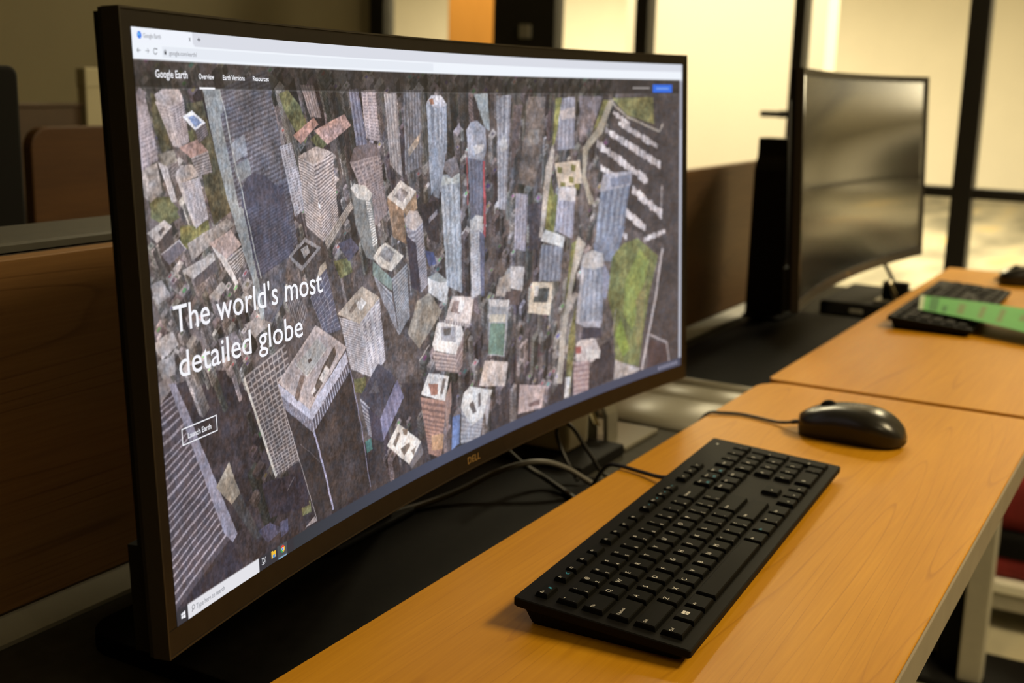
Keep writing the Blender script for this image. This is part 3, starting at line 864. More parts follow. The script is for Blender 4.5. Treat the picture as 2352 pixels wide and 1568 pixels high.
('F',(148,140,140),(112,105,108),4,0,0.5,0.5,0.12,[1185,139,1261,136,1279,408,1207,363]),
('F',(162,146,148),(118,105,112),3,16,0.5,0.5,0.1,[1053,131,1134,127,1149,289,1068,274]),
('F',(116,116,138),(78,76,98),3,0,0.5,0.5,0.1,[981,128,1036,124,1072,292,1011,297]),
('F',(110,108,115),(80,76,80),6,0,0.5,0.5,0.25,[1302,125,1411,127,1409,375,1296,398]),
('P',(150,130,110),0.3,[1315,321,1402,266,1386,302,1327,343]),
('P',(130,142,152),0.14,[1768,138,1866,134,1872,269,1835,256]),
('F',(142,144,156),(104,104,118),3,0,0.5,0.5,0.14,[1928,144,2033,140,1979,569,1918,561]),
('P',(160,160,165),0.12,[1932,319,1985,280,2002,337,1950,352]),
('P',(98,88,84),0.28,[2159,146,2292,146,2266,329,2193,496,2068,472,2131,275]),
('P',(118,110,104),0.3,[2154,276,2248,269,2232,328,2145,334]),
('P',(88,76,78),0.25,[2054,176,2118,176,2080,323,2017,436]),
('F',(142,142,158),(110,110,128),4,0,0.5,0.5,0.12,[2407,151,2525,146,2513,355,2381,359]),
('P',(165,155,155),0.12,[2399,203,2517,187,2523,231,2419,238]),
('P',(110,100,105),0.3,[2560,143,2756,146,2664,269,2556,338]),
('F',(152,150,168),(118,114,134),4,0,0.5,0.5,0.12,[2053,511,2145,521,2117,742,2031,721]),
('P',(180,176,178),0.12,[2002,785,2108,801,2087,895,1992,868]),
('P',(70,66,78),0.2,[2144,561,2265,553,2232,724,2147,750]),
('P',(150,138,128),0.2,[1912,824,2001,810,1997,903,1887,887]),
('P',(84,70,68),0.12,[1959,881,2074,888,2062,946,1956,931]),
('P',(118,118,56),0.3,[2317,417,2383,281,2421,151,2373,151,2348,314,2268,693,2309,705,2357,577]),
('P',(170,160,150),0.12,[2283,433,2347,332,2357,358,2254,700,2226,697]),
('P',(112,110,60),0.3,[2829,152,3184,147,3192,270,2958,226]),
('P',(150,140,120),0.12,[2803,161,2847,157,2754,289,2627,368,2603,467,2677,600,2630,597,2575,474,2584,357,2708,270]),
('P',(116,114,58),0.3,[2756,161,2803,161,2708,270,2671,287]),
('P',(192,172,146),0.12,[2359,409,2555,406,2578,502,2384,512]),
('P',(118,112,48),0.12,[2376,423,2417,429,2413,453,2378,450]),
('P',(118,112,48),0.12,[2484,419,2526,425,2522,450,2487,446]),
('P',(118,112,48),0.12,[2469,467,2511,473,2507,498,2471,494]),
('P',(118,112,48),0.12,[2398,486,2440,492,2436,517,2401,513]),
('P',(118,112,48),0.12,[2514,498,2556,504,2552,529,2517,525]),
('P',(104,106,50),0.3,[2284,703,2359,524,2383,543,2329,734]),
('P',(110,110,56),0.3,[2483,749,2548,728,2508,899,2432,1074,2403,1070]),
('P',(164,154,140),0.12,[2534,718,2601,761,2501,898,2431,1111,2389,1328,2347,1319,2381,1121,2473,876]),
('P',(112,106,56),0.3,[2452,1133,2513,1012,2502,1179,2453,1388,2410,1379]),
('P',(173,165,167),0.1,[2837,205,2854,209,2850,222,2834,218]),
('P',(174,166,168),0.1,[2850,210,2867,214,2863,227,2847,223]),
('P',(195,187,189),0.1,[2869,212,2886,216,2882,239,2865,235]),
('P',(166,158,160),0.1,[2878,217,2895,221,2891,241,2874,237]),
('P',(162,154,156),0.1,[2891,226,2908,230,2904,243,2887,239]),
('P',(198,190,192),0.1,[2910,228,2927,232,2923,256,2906,252]),
('P',(168,160,162),0.1,[2923,237,2940,241,2936,256,2919,252]),
('P',(201,193,195),0.1,[2935,238,2952,242,2948,265,2931,261]),
('P',(186,178,180),0.1,[2951,249,2968,253,2964,266,2947,262]),
('P',(160,152,154),0.1,[2963,251,2980,255,2976,274,2959,270]),
('P',(206,198,200),0.1,[2886,250,2903,254,2899,269,2883,265]),
('P',(168,160,162),0.1,[2903,251,2919,255,2916,279,2899,275]),
('P',(202,194,196),0.1,[2917,256,2934,260,2930,284,2913,280]),
('P',(174,166,168),0.1,[2930,261,2947,265,2943,288,2926,284]),
('P',(159,151,153),0.1,[2942,265,2959,269,2955,291,2938,287]),
('P',(152,144,146),0.1,[2954,266,2971,270,2967,299,2950,294]),
('P',(166,158,160),0.1,[2966,271,2983,276,2979,301,2962,297]),
('P',(170,162,164),0.1,[2983,279,3000,283,2996,305,2979,301]),
('P',(174,166,168),0.1,[3000,287,3017,291,3013,309,2996,305]),
('P',(166,158,160),0.1,[3009,286,3026,290,3022,316,3005,311]),
('P',(169,161,163),0.1,[3024,290,3041,294,3037,322,3020,318]),
('P',(156,148,150),0.1,[3039,294,3056,298,3052,329,3035,324]),
('P',(195,187,189),0.1,[3050,303,3067,308,3063,326,3046,322]),
('P',(169,161,163),0.1,[3067,309,3084,314,3081,332,3064,328]),
('P',(152,144,146),0.1,[3078,311,3095,315,3092,338,3075,334]),
('P',(207,199,201),0.1,[3096,313,3113,317,3109,348,3092,344]),
('P',(151,143,145),0.1,[3111,317,3128,322,3124,354,3107,349]),
('P',(196,188,190),0.1,[3121,321,3139,325,3135,358,3118,353]),
('P',(187,179,181),0.1,[3136,326,3154,331,3150,363,3133,358]),
('P',(161,153,155),0.1,[3154,338,3171,343,3167,363,3150,358]),
('P',(172,164,166),0.1,[3165,344,3182,348,3179,365,3161,361]),
('P',(150,142,144),0.1,[3183,348,3200,353,3197,373,3179,369]),
('P',(197,189,191),0.1,[3191,352,3208,357,3204,375,3187,370]),
('P',(155,147,149),0.1,[3207,357,3225,361,3221,382,3203,377]),
('P',(162,154,156),0.1,[2772,274,2788,278,2784,303,2768,298]),
('P',(160,152,154),0.1,[2779,280,2796,284,2792,301,2775,297]),
('P',(152,144,146),0.1,[2797,285,2813,289,2809,308,2793,304]),
('P',(209,201,203),0.1,[2809,288,2825,292,2821,314,2805,310]),
('P',(196,188,190),0.1,[2820,289,2836,293,2832,320,2816,316]),
('P',(178,170,172),0.1,[2835,290,2851,294,2847,330,2831,326]),
('P',(152,144,146),0.1,[2847,300,2864,304,2860,329,2843,325]),
('P',(203,195,197),0.1,[2862,307,2878,311,2874,333,2858,328]),
('P',(151,143,145),0.1,[2878,310,2895,314,2891,341,2874,337]),
('P',(162,154,156),0.1,[2888,316,2904,320,2900,342,2884,337]),
('P',(158,150,152),0.1,[2901,314,2918,319,2914,353,2897,349]),
('P',(183,175,177),0.1,[2913,318,2930,322,2926,358,2909,354]),
('P',(204,196,198),0.1,[2933,331,2950,335,2946,360,2929,355]),
('P',(194,186,188),0.1,[2945,331,2961,335,2957,368,2941,364]),
('P',(162,154,156),0.1,[2957,342,2974,347,2970,365,2953,361]),
('P',(205,197,199),0.1,[2973,340,2990,344,2986,380,2969,375]),
('P',(197,189,191),0.1,[2983,346,3000,350,2996,381,2980,376]),
('P',(181,173,175),0.1,[2999,350,3016,354,3012,388,2995,384]),
('P',(166,158,160),0.1,[3013,356,3030,361,3026,392,3009,387]),
('P',(154,146,148),0.1,[3029,359,3046,363,3042,400,3025,396]),
('P',(190,182,184),0.1,[3043,364,3060,369,3056,406,3039,401]),
('P',(157,149,151),0.1,[3050,367,3067,372,3063,408,3046,403]),
('P',(153,145,147),0.1,[3071,377,3088,382,3084,413,3067,408]),
('P',(184,176,178),0.1,[3079,381,3096,385,3092,415,3075,411]),
('P',(163,155,157),0.1,[3097,384,3114,389,3110,425,3093,421]),
('P',(150,142,144),0.1,[3106,387,3123,392,3119,428,3102,424]),
('P',(198,190,192),0.1,[3126,403,3143,408,3139,427,3122,423]),
('P',(183,175,177),0.1,[3139,400,3156,405,3152,440,3135,436]),
('P',(190,182,184),0.1,[3154,412,3171,417,3167,439,3150,434]),
('P',(196,188,190),0.1,[3164,409,3181,414,3177,450,3160,445]),
('P',(151,143,145),0.1,[3179,418,3196,423,3192,452,3175,447]),
('P',(179,171,173),0.1,[3190,422,3207,426,3203,456,3186,452]),
('P',(158,150,152),0.1,[3210,429,3227,434,3224,464,3206,459]),
('P',(181,173,175),0.1,[3221,431,3238,436,3234,470,3217,465]),
('P',(199,191,193),0.1,[3232,435,3250,439,3246,475,3228,470]),
('P',(172,164,166),0.1,[2700,326,2716,330,2712,361,2696,356]),
('P',(164,156,158),0.1,[2718,336,2734,340,2730,366,2714,361]),
('P',(155,147,149),0.1,[2729,333,2746,337,2742,378,2725,373]),
('P',(203,195,197),0.1,[2740,341,2757,346,2753,378,2736,374]),
('P',(201,193,195),0.1,[2756,350,2773,354,2769,383,2752,378]),
('P',(202,194,196),0.1,[2772,360,2788,365,2784,385,2768,381]),
('P',(200,192,194),0.1,[2781,362,2798,366,2794,392,2777,387]),
('P',(160,152,154),0.1,[2796,362,2813,367,2809,404,2792,399]),
('P',(158,150,152),0.1,[2813,376,2829,381,2825,403,2809,399]),
('P',(182,174,176),0.1,[2824,379,2840,383,2836,410,2820,406]),
('P',(150,142,144),0.1,[2840,382,2857,386,2853,421,2836,417]),
('P',(179,171,173),0.1,[2850,387,2867,392,2863,423,2846,419]),
('P',(154,146,148),0.1,[2866,395,2883,399,2879,430,2862,425]),
('P',(171,163,165),0.1,[2877,395,2894,400,2889,438,2873,434]),
('P',(187,179,181),0.1,[2894,401,2911,405,2907,447,2890,443]),
('P',(168,160,162),0.1,[2907,411,2924,415,2920,448,2903,444]),
('P',(204,196,198),0.1,[2923,419,2940,423,2936,453,2919,449]),
('P',(197,189,191),0.1,[2932,418,2949,423,2945,462,2928,457]),
('P',(158,150,152),0.1,[2948,430,2965,434,2961,464,2944,459]),
('P',(189,181,183),0.1,[2963,437,2980,442,2976,470,2959,465]),
('P',(158,150,152),0.1,[2973,444,2990,449,2986,470,2969,466]),
('P',(204,196,198),0.1,[2991,451,3008,456,3004,479,2987,475]),
('P',(171,163,165),0.1,[3002,451,3019,456,3015,489,2998,484]),
('P',(174,166,168),0.1,[3018,464,3035,468,3031,490,3014,485]),
('P',(189,181,183),0.1,[3034,469,3051,474,3047,498,3030,493]),
('P',(151,143,145),0.1,[3044,472,3061,477,3057,504,3040,499]),
('P',(199,191,193),0.1,[3056,470,3073,474,3069,517,3052,512]),
('P',(207,199,201),0.1,[3076,480,3093,485,3089,524,3072,519]),
('P',(179,171,173),0.1,[3085,487,3102,491,3099,525,3081,520]),
('P',(195,187,189),0.1,[3102,490,3120,494,3116,537,3098,532]),
('P',(189,181,183),0.1,[3119,507,3137,512,3133,534,3115,529]),
('P',(187,179,181),0.1,[2731,432,2748,436,2744,463,2727,458]),
('P',(205,197,199),0.1,[2746,441,2762,445,2759,464,2742,460]),
('P',(203,195,197),0.1,[2757,442,2773,446,2769,470,2753,466]),
('P',(163,155,157),0.1,[2773,450,2789,454,2785,473,2769,469]),
('P',(209,201,203),0.1,[2784,451,2800,455,2796,480,2780,475]),
('P',(174,166,168),0.1,[2801,459,2818,463,2814,484,2797,480]),
('P',(174,166,168),0.1,[2815,464,2831,469,2827,488,2811,483]),
('P',(182,174,176),0.1,[2823,468,2839,473,2835,490,2819,485]),
('P',(171,163,165),0.1,[2841,471,2858,475,2854,500,2837,496]),
('P',(159,151,153),0.1,[2857,476,2874,481,2870,506,2853,501]),
('P',(209,201,203),0.1,[2865,476,2881,480,2877,512,2861,507]),
('P',(168,160,162),0.1,[2885,486,2901,491,2897,516,2881,511]),
('P',(163,155,157),0.1,[2893,492,2909,497,2906,515,2889,511]),
('P',(196,188,190),0.1,[2913,493,2929,498,2925,528,2909,523]),
('P',(167,159,161),0.1,[2921,502,2938,507,2934,525,2917,521]),
('P',(197,189,191),0.1,[2941,510,2958,515,2954,532,2937,527]),
('P',(207,199,201),0.1,[3002,537,3019,542,3015,579,2998,574]),
('P',(159,151,153),0.1,[3013,543,3030,548,3026,584,3009,579]),
('P',(168,160,162),0.1,[3026,556,3043,561,3039,584,3022,579]),
('P',(209,201,203),0.1,[3040,563,3057,568,3053,592,3036,587]),
('P',(192,184,186),0.1,[3055,559,3073,564,3069,610,3051,605]),
('P',(207,199,201),0.1,[3073,571,3090,576,3086,616,3069,611]),
('P',(183,175,177),0.1,[3088,578,3105,583,3101,625,3084,620]),
('P',(183,175,177),0.1,[3101,584,3118,590,3114,632,3097,626]),
('P',(200,192,194),0.1,[3114,599,3131,604,3127,630,3110,625]),
('P',(160,152,154),0.1,[3128,607,3145,612,3142,637,3124,631]),
('P',(173,165,167),0.1,[3145,613,3163,618,3159,648,3141,643]),
('P',(169,161,163),0.1,[3158,612,3176,617,3172,663,3154,658]),
('P',(151,143,145),0.1,[3171,624,3188,629,3184,663,3167,658]),
('P',(207,199,201),0.1,[3189,638,3206,644,3202,667,3185,662]),
('P',(200,192,194),0.1,[3198,641,3215,646,3211,674,3194,668]),
('P',(183,175,177),0.1,[3217,650,3235,655,3231,685,3213,679]),
('P',(161,153,155),0.1,[3229,650,3247,655,3243,698,3225,692]),
('P',(192,184,186),0.1,[3246,655,3264,660,3260,710,3242,705]),
('P',(172,164,166),0.1,[2939,630,2956,635,2952,677,2935,672]),
('P',(185,177,179),0.1,[2953,638,2970,643,2966,683,2949,677]),
('P',(204,196,198),0.1,[2962,645,2979,651,2975,685,2958,680]),
('P',(203,195,197),0.1,[2978,653,2995,658,2991,693,2974,688]),
('P',(187,179,181),0.1,[2994,669,3011,674,3007,695,2990,689]),
('P',(189,181,183),0.1,[3006,665,3023,670,3019,711,3002,705]),
('P',(187,179,181),0.1,[3021,672,3038,677,3034,719,3017,713]),
('P',(203,195,197),0.1,[3036,680,3053,686,3049,726,3032,720]),
('P',(189,181,183),0.1,[3055,689,3072,695,3068,736,3051,730]),
('P',(181,173,175),0.1,[3068,699,3085,705,3081,739,3064,734]),
('P',(154,146,148),0.1,[3085,711,3102,716,3098,745,3081,739]),
('P',(182,174,176),0.1,[3098,716,3115,721,3111,753,3094,748]),
('P',(162,154,156),0.1,[2876,721,2892,726,2889,745,2872,739]),
('P',(204,196,198),0.1,[2887,721,2904,726,2900,755,2883,749]),
('P',(208,200,202),0.1,[2906,736,2923,742,2919,758,2902,753]),
('P',(150,142,144),0.1,[2922,740,2939,746,2935,770,2918,764]),
('P',(187,179,181),0.1,[2938,747,2955,752,2951,778,2934,772]),
('P',(152,144,146),0.1,[3099,776,3117,782,3113,806,3095,800]),
('P',(171,163,165),0.1,[3117,779,3134,784,3131,799,3113,793]),
('P',(198,190,192),0.1,[3134,772,3152,777,3148,801,3130,796]),
('P',(186,178,180),0.1,[3144,773,3162,779,3158,797,3140,792]),
('P',(208,200,202),0.1,[3157,772,3174,777,3170,796,3153,790]),
('P',(167,159,161),0.1,[3176,765,3194,771,3190,797,3172,792]),
('P',(192,184,186),0.1,[3190,764,3208,770,3204,795,3186,789]),
('P',(151,143,145),0.1,[3203,768,3220,773,3217,788,3199,783]),
('P',(166,158,160),0.1,[3220,759,3238,765,3234,792,3217,787]),
('P',(187,179,181),0.1,[3234,762,3252,767,3248,786,3230,781]),
('P',(187,179,181),0.1,[3249,761,3267,766,3263,784,3245,778]),
('P',(151,143,145),0.1,[3259,758,3277,763,3273,784,3255,778]),
('P',(204,196,198),0.1,[3274,758,3292,763,3288,780,3270,775]),
('L',(150,140,126),10,[2818,165,2958,233,3242,304,3269,271]),
('L',(165,155,150),7,[3262,551,3255,662]),
('F',(156,156,176),(122,120,142),4,0,0.5,0.5,0.1,[2380,525,2520,534,2490,728,2358,683]),
('P',(184,178,182),0.12,[2380,525,2405,506,2524,520,2515,574,2389,561]),
('F',(128,138,162),(94,102,128),5,0,0.5,0.5,0.14,[2733,520,2986,506,2924,715,2678,769]),
('P',(110,118,142),0.2,[2659,767,2939,712,2847,863,2691,846]),
('P',(150,150,165),0.2,[2718,547,2752,474,2994,471,2986,535]),
('P',(110,116,140),0.12,[2807,496,2978,486,2978,525,2825,535]),
('F',(132,138,158),(96,100,120),5,0,0.5,0.5,0.14,[2239,728,2419,754,2387,893,2221,872]),
('P',(188,192,196),0.12,[2236,711,2275,669,2427,713,2415,757]),
('F',(136,142,160),(104,110,130),5,0,0.5,0.5,0.14,[2559,853,2750,872,2731,1124,2511,1090]),
('P',(165,160,165),0.12,[2511,1086,2563,858,2588,861,2540,1100]),
('P',(172,167,166),0.12,[2559,853,2575,807,2655,791,2743,817,2754,872,2661,880]),
('P',(120,124,150),0.12,[2750,852,2809,936,2763,1028,2740,1005]),
('P',(150,148,160),0.12,[2522,1088,2731,1111,2716,1141,2576,1115]),
('P',(194,178,152),0.12,[2166,870,2331,892,2299,1024,2128,988]),
('P',(78,82,82),0.3,[2192,898,2302,909,2280,967,2170,952]),
('P',(185,180,175),0.12,[2186,887,2220,891,2205,932,2178,928]),
('P',(148,152,162),0.12,[1838,890,1987,917,1941,1130,1825,1103]),
('P',(185,178,160),0.12,[1839,950,1961,969,1953,998,1834,979]),
('P',(96,126,112),0.12,[1843,984,1953,1002,1935,1125,1822,1098]),
('P',(184,182,184),0.12,[1835,890,1983,915,1976,941,1840,921]),
('P',(178,162,152),0.18,[1795,1119,1966,1155,1942,1247,1749,1207]),
('P',(104,108,56),0.25,[2821,841,2916,792,3042,777,3228,878,3146,1059,3094,1217,3055,1379,2842,1313,2833,1136,2781,1015]),
('P',(122,134,54),0.18,[2937,952,3068,827,3146,896,3067,1090,2989,1200,2921,1109]),
('P',(120,138,44),0.15,[2844,1197,2894,1125,2970,1278,2911,1309]),
('L',(170,160,140),6,[2852,1079,2821,1193]),
('P',(120,114,62),0.2,[3029,1064,3130,976,3083,1215,3035,1331]),
('L',(178,168,168),16,[3267,847,3201,1087,3138,1244,3082,1397]),
('L',(150,140,140),10,[3153,1242,3309,1305,3329,1399]),
('P',(70,54,54),0.1,[3145,1262,3305,1313,3313,1404,3122,1408]),
('P',(160,150,145),0.2,[2842,1309,3067,1390,2949,1422,2826,1414]),
('P',(188,174,168),0.15,[2509,1180,2575,1161,2671,1181,2718,1247,2654,1283,2507,1256]),
('P',(162,82,72),0.12,[2509,1190,2556,1198,2555,1230,2508,1222]),
('F',(172,146,144),(140,110,112),0,7,0.5,0.5,0.1,[2496,1257,2624,1273,2607,1425,2478,1410]),
('P',(190,188,188),0.12,[2419,1307,2462,1312,2446,1396,2406,1397]),
('P',(205,195,185),0.12,[2592,1214,2714,1243,2706,1276,2602,1265]),
('P',(58,54,66),0.12,[2576,1119,2723,1142,2730,1188,2556,1169]),
]


def build_picture():
    GC, GR = 1150, 600           # grid columns / rows of the screen mesh
    SS = 2                       # samples per cell and axis
    k = 0.39

    def umap(g): return 3440.0 * (g * (1 - k) + k * g * g)
    gw, gh = GC * SS, GR * SS
    u = umap((np.arange(gw) + 0.5) / gw)
    v = (np.arange(gh) + 0.5) / gh * 1440.0
    rng = np.random.default_rng(12)

    def vnoise(nx, ny):
        a = rng.random((ny + 2, nx + 2))
        fx = u / 3440 * nx; fy = v / 1440 * ny
        ix = fx.astype(int); iy = fy.astype(int)
        tx = (fx - ix)[None, :]; ty = (fy - iy)[:, None]
        tx = tx * tx * (3 - 2 * tx); ty = ty * ty * (3 - 2 * ty)
        A = a[np.ix_(iy, ix)]; B = a[np.ix_(iy, ix + 1)]; D = a[np.ix_(iy + 1, ix)]; E = a[np.ix_(iy + 1, ix + 1)]
        return (A * (1 - tx) + B * tx) * (1 - ty) + (D * (1 - tx) + E * tx) * ty
    mott = (0.30 * vnoise(60, 26) + 0.30 * vnoise(150, 64) + 0.25 * vnoise(400, 170) + 0.15 * vnoise(900, 380)).astype(np.float32)
    mott = (mott - 0.5) * 2.4
    hue = (vnoise(90, 40) - 0.5).astype(np.float32)
    img = np.empty((gh, gw, 3), np.float32)
    img[:] = (84 / 255, 75 / 255, 75 / 255)
    img *= (1 + 0.3 * mott)[..., None]

    def bbox(pts):
        us = [q[0] for q in pts]; vs = [q[1] for q in pts]
        c0, c1 = np.searchsorted(u, (min(us), max(us)))
        r0, r1 = np.searchsorted(v, (max(min(vs), 0), min(max(vs), 1440)))
        return c0, c1, r0, r1

    def inside(pts, U, V):
        m = np.zeros(np.broadcast(U, V).shape, bool)
        n = len(pts)
        for i in range(n):
            (x0, y0), (x1, y1) = pts[i], pts[(i + 1) % n]
            if y0 == y1: continue
            c = (y0 > V) != (y1 > V)
            m ^= c & (U < (x1 - x0) * (V - y0) / (y1 - y0) + x0)
        return m

    def put(pts, colour, nz, pat=None):
        c0, c1, r0, r1 = bbox(pts)
        if c1 <= c0 or r1 <= r0: return
        U = u[None, c0:c1]; V = v[r0:r1, None]
        m = inside(pts, U, V)
        col = np.array(colour, np.float32) / 255
        if pat is not None: col = pat(U, V)
        val = col * (1 + nz * 1.6 * mott[r0:r1, c0:c1, None])
        val = val * (1 + nz * 0.5 * hue[r0:r1, c0:c1, None] * np.array((1.0, 0.2, -1.0), np.float32))
        sub = img[r0:r1, c0:c1]
        sub[m] = np.broadcast_to(val, sub.shape)[m]

    def homog(q):
        src = [(0, 0), (1, 0), (1, 1), (0, 1)]
        A = []; b = []
        for (a, bb), (x, y) in zip(src, q):
            A.append([x, y, 1, 0, 0, 0, -a * x, -a * y]); b.append(a)
            A.append([0, 0, 0, x, y, 1, -bb * x, -bb * y]); b.append(bb)
        return np.append(np.linalg.lstsq(np.array(A, float), np.array(b, float), rcond=None)[0], 1.0)

    def facade(c1, c2, nu, nv, du, dv, nz, q):
        h = homog(q)
        a1 = np.array(c1, np.float32) / 255; a2 = np.array(c2, np.float32) / 255
        a2 = a2 * 0.72 + a1 * 0.28

        def pat(U, V):
            w_ = h[6] * U + h[7] * V + h[8]
            a = (h[0] * U + h[1] * V + h[2]) / w_
            b = (h[3] * U + h[4] * V + h[5]) / w_
            L = np.zeros(a.shape, bool)
            if nv: L |= (b * nv) % 1.0 < dv
            if nu: L |= (a * nu) % 1.0 < du if not nv else (a * nu) % 1.0 < du * 0.6
            return np.where(L[..., None], a1, a2)
        put(q, c1, nz, pat)

    def line(colour, wd, pts):
        for (x0, y0), (x1, y1) in zip(pts[:-1], pts[1:]):
            d = math.hypot(x1 - x0, y1 - y0) or 1
            nx, ny = -(y1 - y0) / d * wd / 2, (x1 - x0) / d * wd / 2
            put([(x0 + nx, y0 + ny), (x1 + nx, y1 + ny), (x1 - nx, y1 - ny), (x0 - nx, y0 - ny)], colour, 0.06)

    def clutter(ca, cb, seed, n, region, sz):
        """fills a district with small blocks: roof, lit wall and shaded wall, far ones first"""
        R = random.Random(seed)
        us = [q[0] for q in region]; vs = [q[1] for q in region]
        spots = []
        for _ in range(n * 3):
            x = R.uniform(min(us), max(us)); y = R.uniform(min(vs), max(vs))
            if inside(region, np.array([[x]]), np.array([[y]]))[0, 0]: spots.append((y, x))
        for y, x in sorted(spots):
            t = R.random() ** 1.2
            g = R.uniform(-7, 7)
            c = [cb[i] + 10 + (ca[i] - cb[i]) * t + g + R.uniform(-5, 5) for i in range(3)]
            ln = (1750 - x) / 3600          # walls run towards the point below the viewer
            w_ = sz[0] * R.uniform(.22, .62); d_ = w_ * R.uniform(.5, 1.0); h_ = sz[1] * R.uniform(.3, 1.9) * (1.0 if R.random() < .7 else 2.2)
            a = (x, y); b = (x + w_ * .62, y - w_ * .42); cc = (x + w_ * .62 + d_ * .55, y - w_ * .42 + d_ * .34); dd = (x + d_ * .55, y + d_ * .34)
            dn = lambda q: (q[0] + ln * h_, q[1] + h_)
            k1, k2 = R.uniform(.75, .98), R.uniform(.52, .74)
            fl_ = max(3, int(h_ / R.uniform(7, 13)))
            facade([q * k1 for q in c], [q * k1 * .68 for q in c], R.choice((0, 0, 4)), fl_, .5, .55, .25, [a, dd, dn(dd), dn(a)])
            facade([q * k2 for q in c], [q * k2 * .72 for q in c], R.choice((0, 3, 5)), fl_ if R.random() < .5 else 0, .5, .5, .25, [dd, cc, dn(cc), dn(dd)])
            put([a, b, cc, dd], c, 0.25)
            if R.random() < .5:
                m_ = [(a[0] + cc[0]) / 2, (a[1] + cc[1]) / 2]
                put([(m_[0] + (q[0] - m_[0]) * .45, m_[1] + (q[1] - m_[1]) * .45) for q in (a, b, cc, dd)], [q * R.choice((.6, .7, 1.2)) for q in c], 0.2)

    def pr(fl): return list(zip(fl[::2], fl[1::2]))
    for it in CITY:
        if it[0] == 'P': put(pr(it[3]), it[1], it[2])
        elif it[0] == 'F': facade(it[1], it[2], it[3], it[4], it[5], it[6], it[7], pr(it[8]))
        elif it[0] == 'L': line(it[1], it[2], pr(it[3]))
        else: clutter(it[1], it[2], it[3], it[4], pr(it[5]), it[6])

    # organic irregularity: small displacement of the picture, haze, speckle
    ri = np.arange(gh)[:, None]; ci = np.arange(gw)[None, :]
    dr = (vnoise(90, 38) - 0.5) * 2.4
    dc = (vnoise(90, 38) - 0.5) * 2.8
    img = img[np.clip(ri + dr, 0, gh - 1).astype(int), np.clip(ci + dc, 0, gw - 1).astype(int)]
    grey = img.mean(-1, keepdims=True)
    img = grey + (img - grey) * np.array((0.72, 0.76, 0.62), np.float32)
    img = 0.30 + (img - 0.30) * 0.90
    spk = 1 + 0.24 * (vnoise(1000, 420) - 0.5) + 0.22 * (vnoise(520, 220) - 0.5) + 0.16 * (vnoise(620, 60) - 0.5) + 0.22 * (vnoise(46, 20) - 0.5)
    img = img * spk[..., None].astype(np.float32) * np.array((1.17, 1.15, 1.16), np.float32) + 0.02
    img = img + (vnoise(260, 110)[..., None] - 0.5).astype(np.float32) * np.array((0.035, 0.0, -0.03), np.float32)
    img = img.astype(np.float32)

    def rect(x0, y0, x1, y1, c): put([(x0, y0), (x1, y0), (x1, y1), (x0, y1)], c, 0.0)
    # translucent navigation bar of the page
    r0, r1 = np.searchsorted(v, (70, 134))
    img[r0:r1] = img[r0:r1] * 0.48 + np.array((18, 16, 15), np.float32) / 255
    r0, r1 = np.searchsorted(v, (133.0, 135.4)); img[r0:r1] = img[r0:r1] * 0.6 + 0.22
    # browser window
    rect(-1, -1, 3441, 34, (217, 220, 230)); rect(-1, 34, 3441, 70.5, (239, 244, 252))
    put([(-1, -1), (236, -1), (238, 4), (238, 26), (246, 34), (-1, 34)], (239, 243, 252), 0)
    rect(112, 39, 1500, 64, (229, 234, 243))
    rect(3419, 71, 3441, 1400, (188, 190, 204)); rect(3421, 80, 3438, 300, (160, 162, 176))
    rect(3180, 92, 3352, 128, (52, 110, 226)); rect(3210, 107, 3322, 114, (128, 166, 238)); rect(3007, 104, 3152, 113, (150, 144, 142))
    # task bar
    rect(-1, 1400, 3441, 1441, (50, 52, 60))
    r0, r1 = np.searchsorted(v, (1400, 1440)); c0 = np.searchsorted(u, 560)
    t = np.clip((u[c0:] - 560) / 900, 0, 1)[None, :, None]
    img[r0:r1, c0:] = np.array((50, 56, 64), np.float32) / 255 * (1 - t) + np.array((74, 80, 100), np.float32) / 255 * t
    rect(48, 1401, 380, 1441, (226, 226, 232)); rect(475, 1401, 524, 1441, (74, 82, 88)); rect(477, 1437, 522, 1441, (150, 190, 225))
    for i in range(7): rect(3232 + i * 26, 1412, 3246 + i * 26, 1428, (150, 150, 170))
    # average the samples, to linear light, onto the vertices of the curved grid
    img = np.clip(img, 0, 1).reshape(GR, SS, GC, SS, 3).mean((1, 3))
    lin = np.where(img <= 0.04045, img / 12.92, ((img + 0.055) / 1.055) ** 2.4)
    uc = umap((np.arange(GC) + 0.5) / GC); uc[0] = 0; uc[-1] = 3440
    vc = (np.arange(GR) + 0.5) / GR * 1440; vc[0] = 0; vc[-1] = 1440
    s = (uc / 3440 - 0.5) * SW; t = (0.5 - vc / 1440) * SH
    a = s * KAP
    lx = np.broadcast_to(np.sin(a) / KAP, (GR, GC)); ly = np.broadcast_to(-(1 - np.cos(a)) / KAP, (GR, GC)); lz = np.broadcast_to(t[:, None], (GR, GC))
    c, sn = math.cos(TILT), math.sin(TILT)
    co = np.stack([lx, ly * c + lz * sn - 0.0002, -ly * sn + lz * c + G1.zc], -1).astype(np.float32)
    me = bpy.data.meshes.new('screen')
    me.vertices.add(GR * GC)
    me.vertices.foreach_set('co', co.ravel())
    idx = np.arange(GR * GC).reshape(GR, GC)
    q = np.stack([idx[1:, :-1], idx[1:, 1:], idx[:-1, 1:], idx[:-1, :-1]], -1).reshape(-1, 4)
    me.loops.add(q.size)
    me.loops.foreach_set('vertex_index', q.ravel().astype(np.int32))
    me.polygons.add(len(q))
    me.polygons.foreach_set('loop_start', (np.arange(len(q)) * 4).astype(np.int32))
    me.update(calc_edges=True)
    at = me.color_attributes.new('picture', 'FLOAT_COLOR', 'POINT')
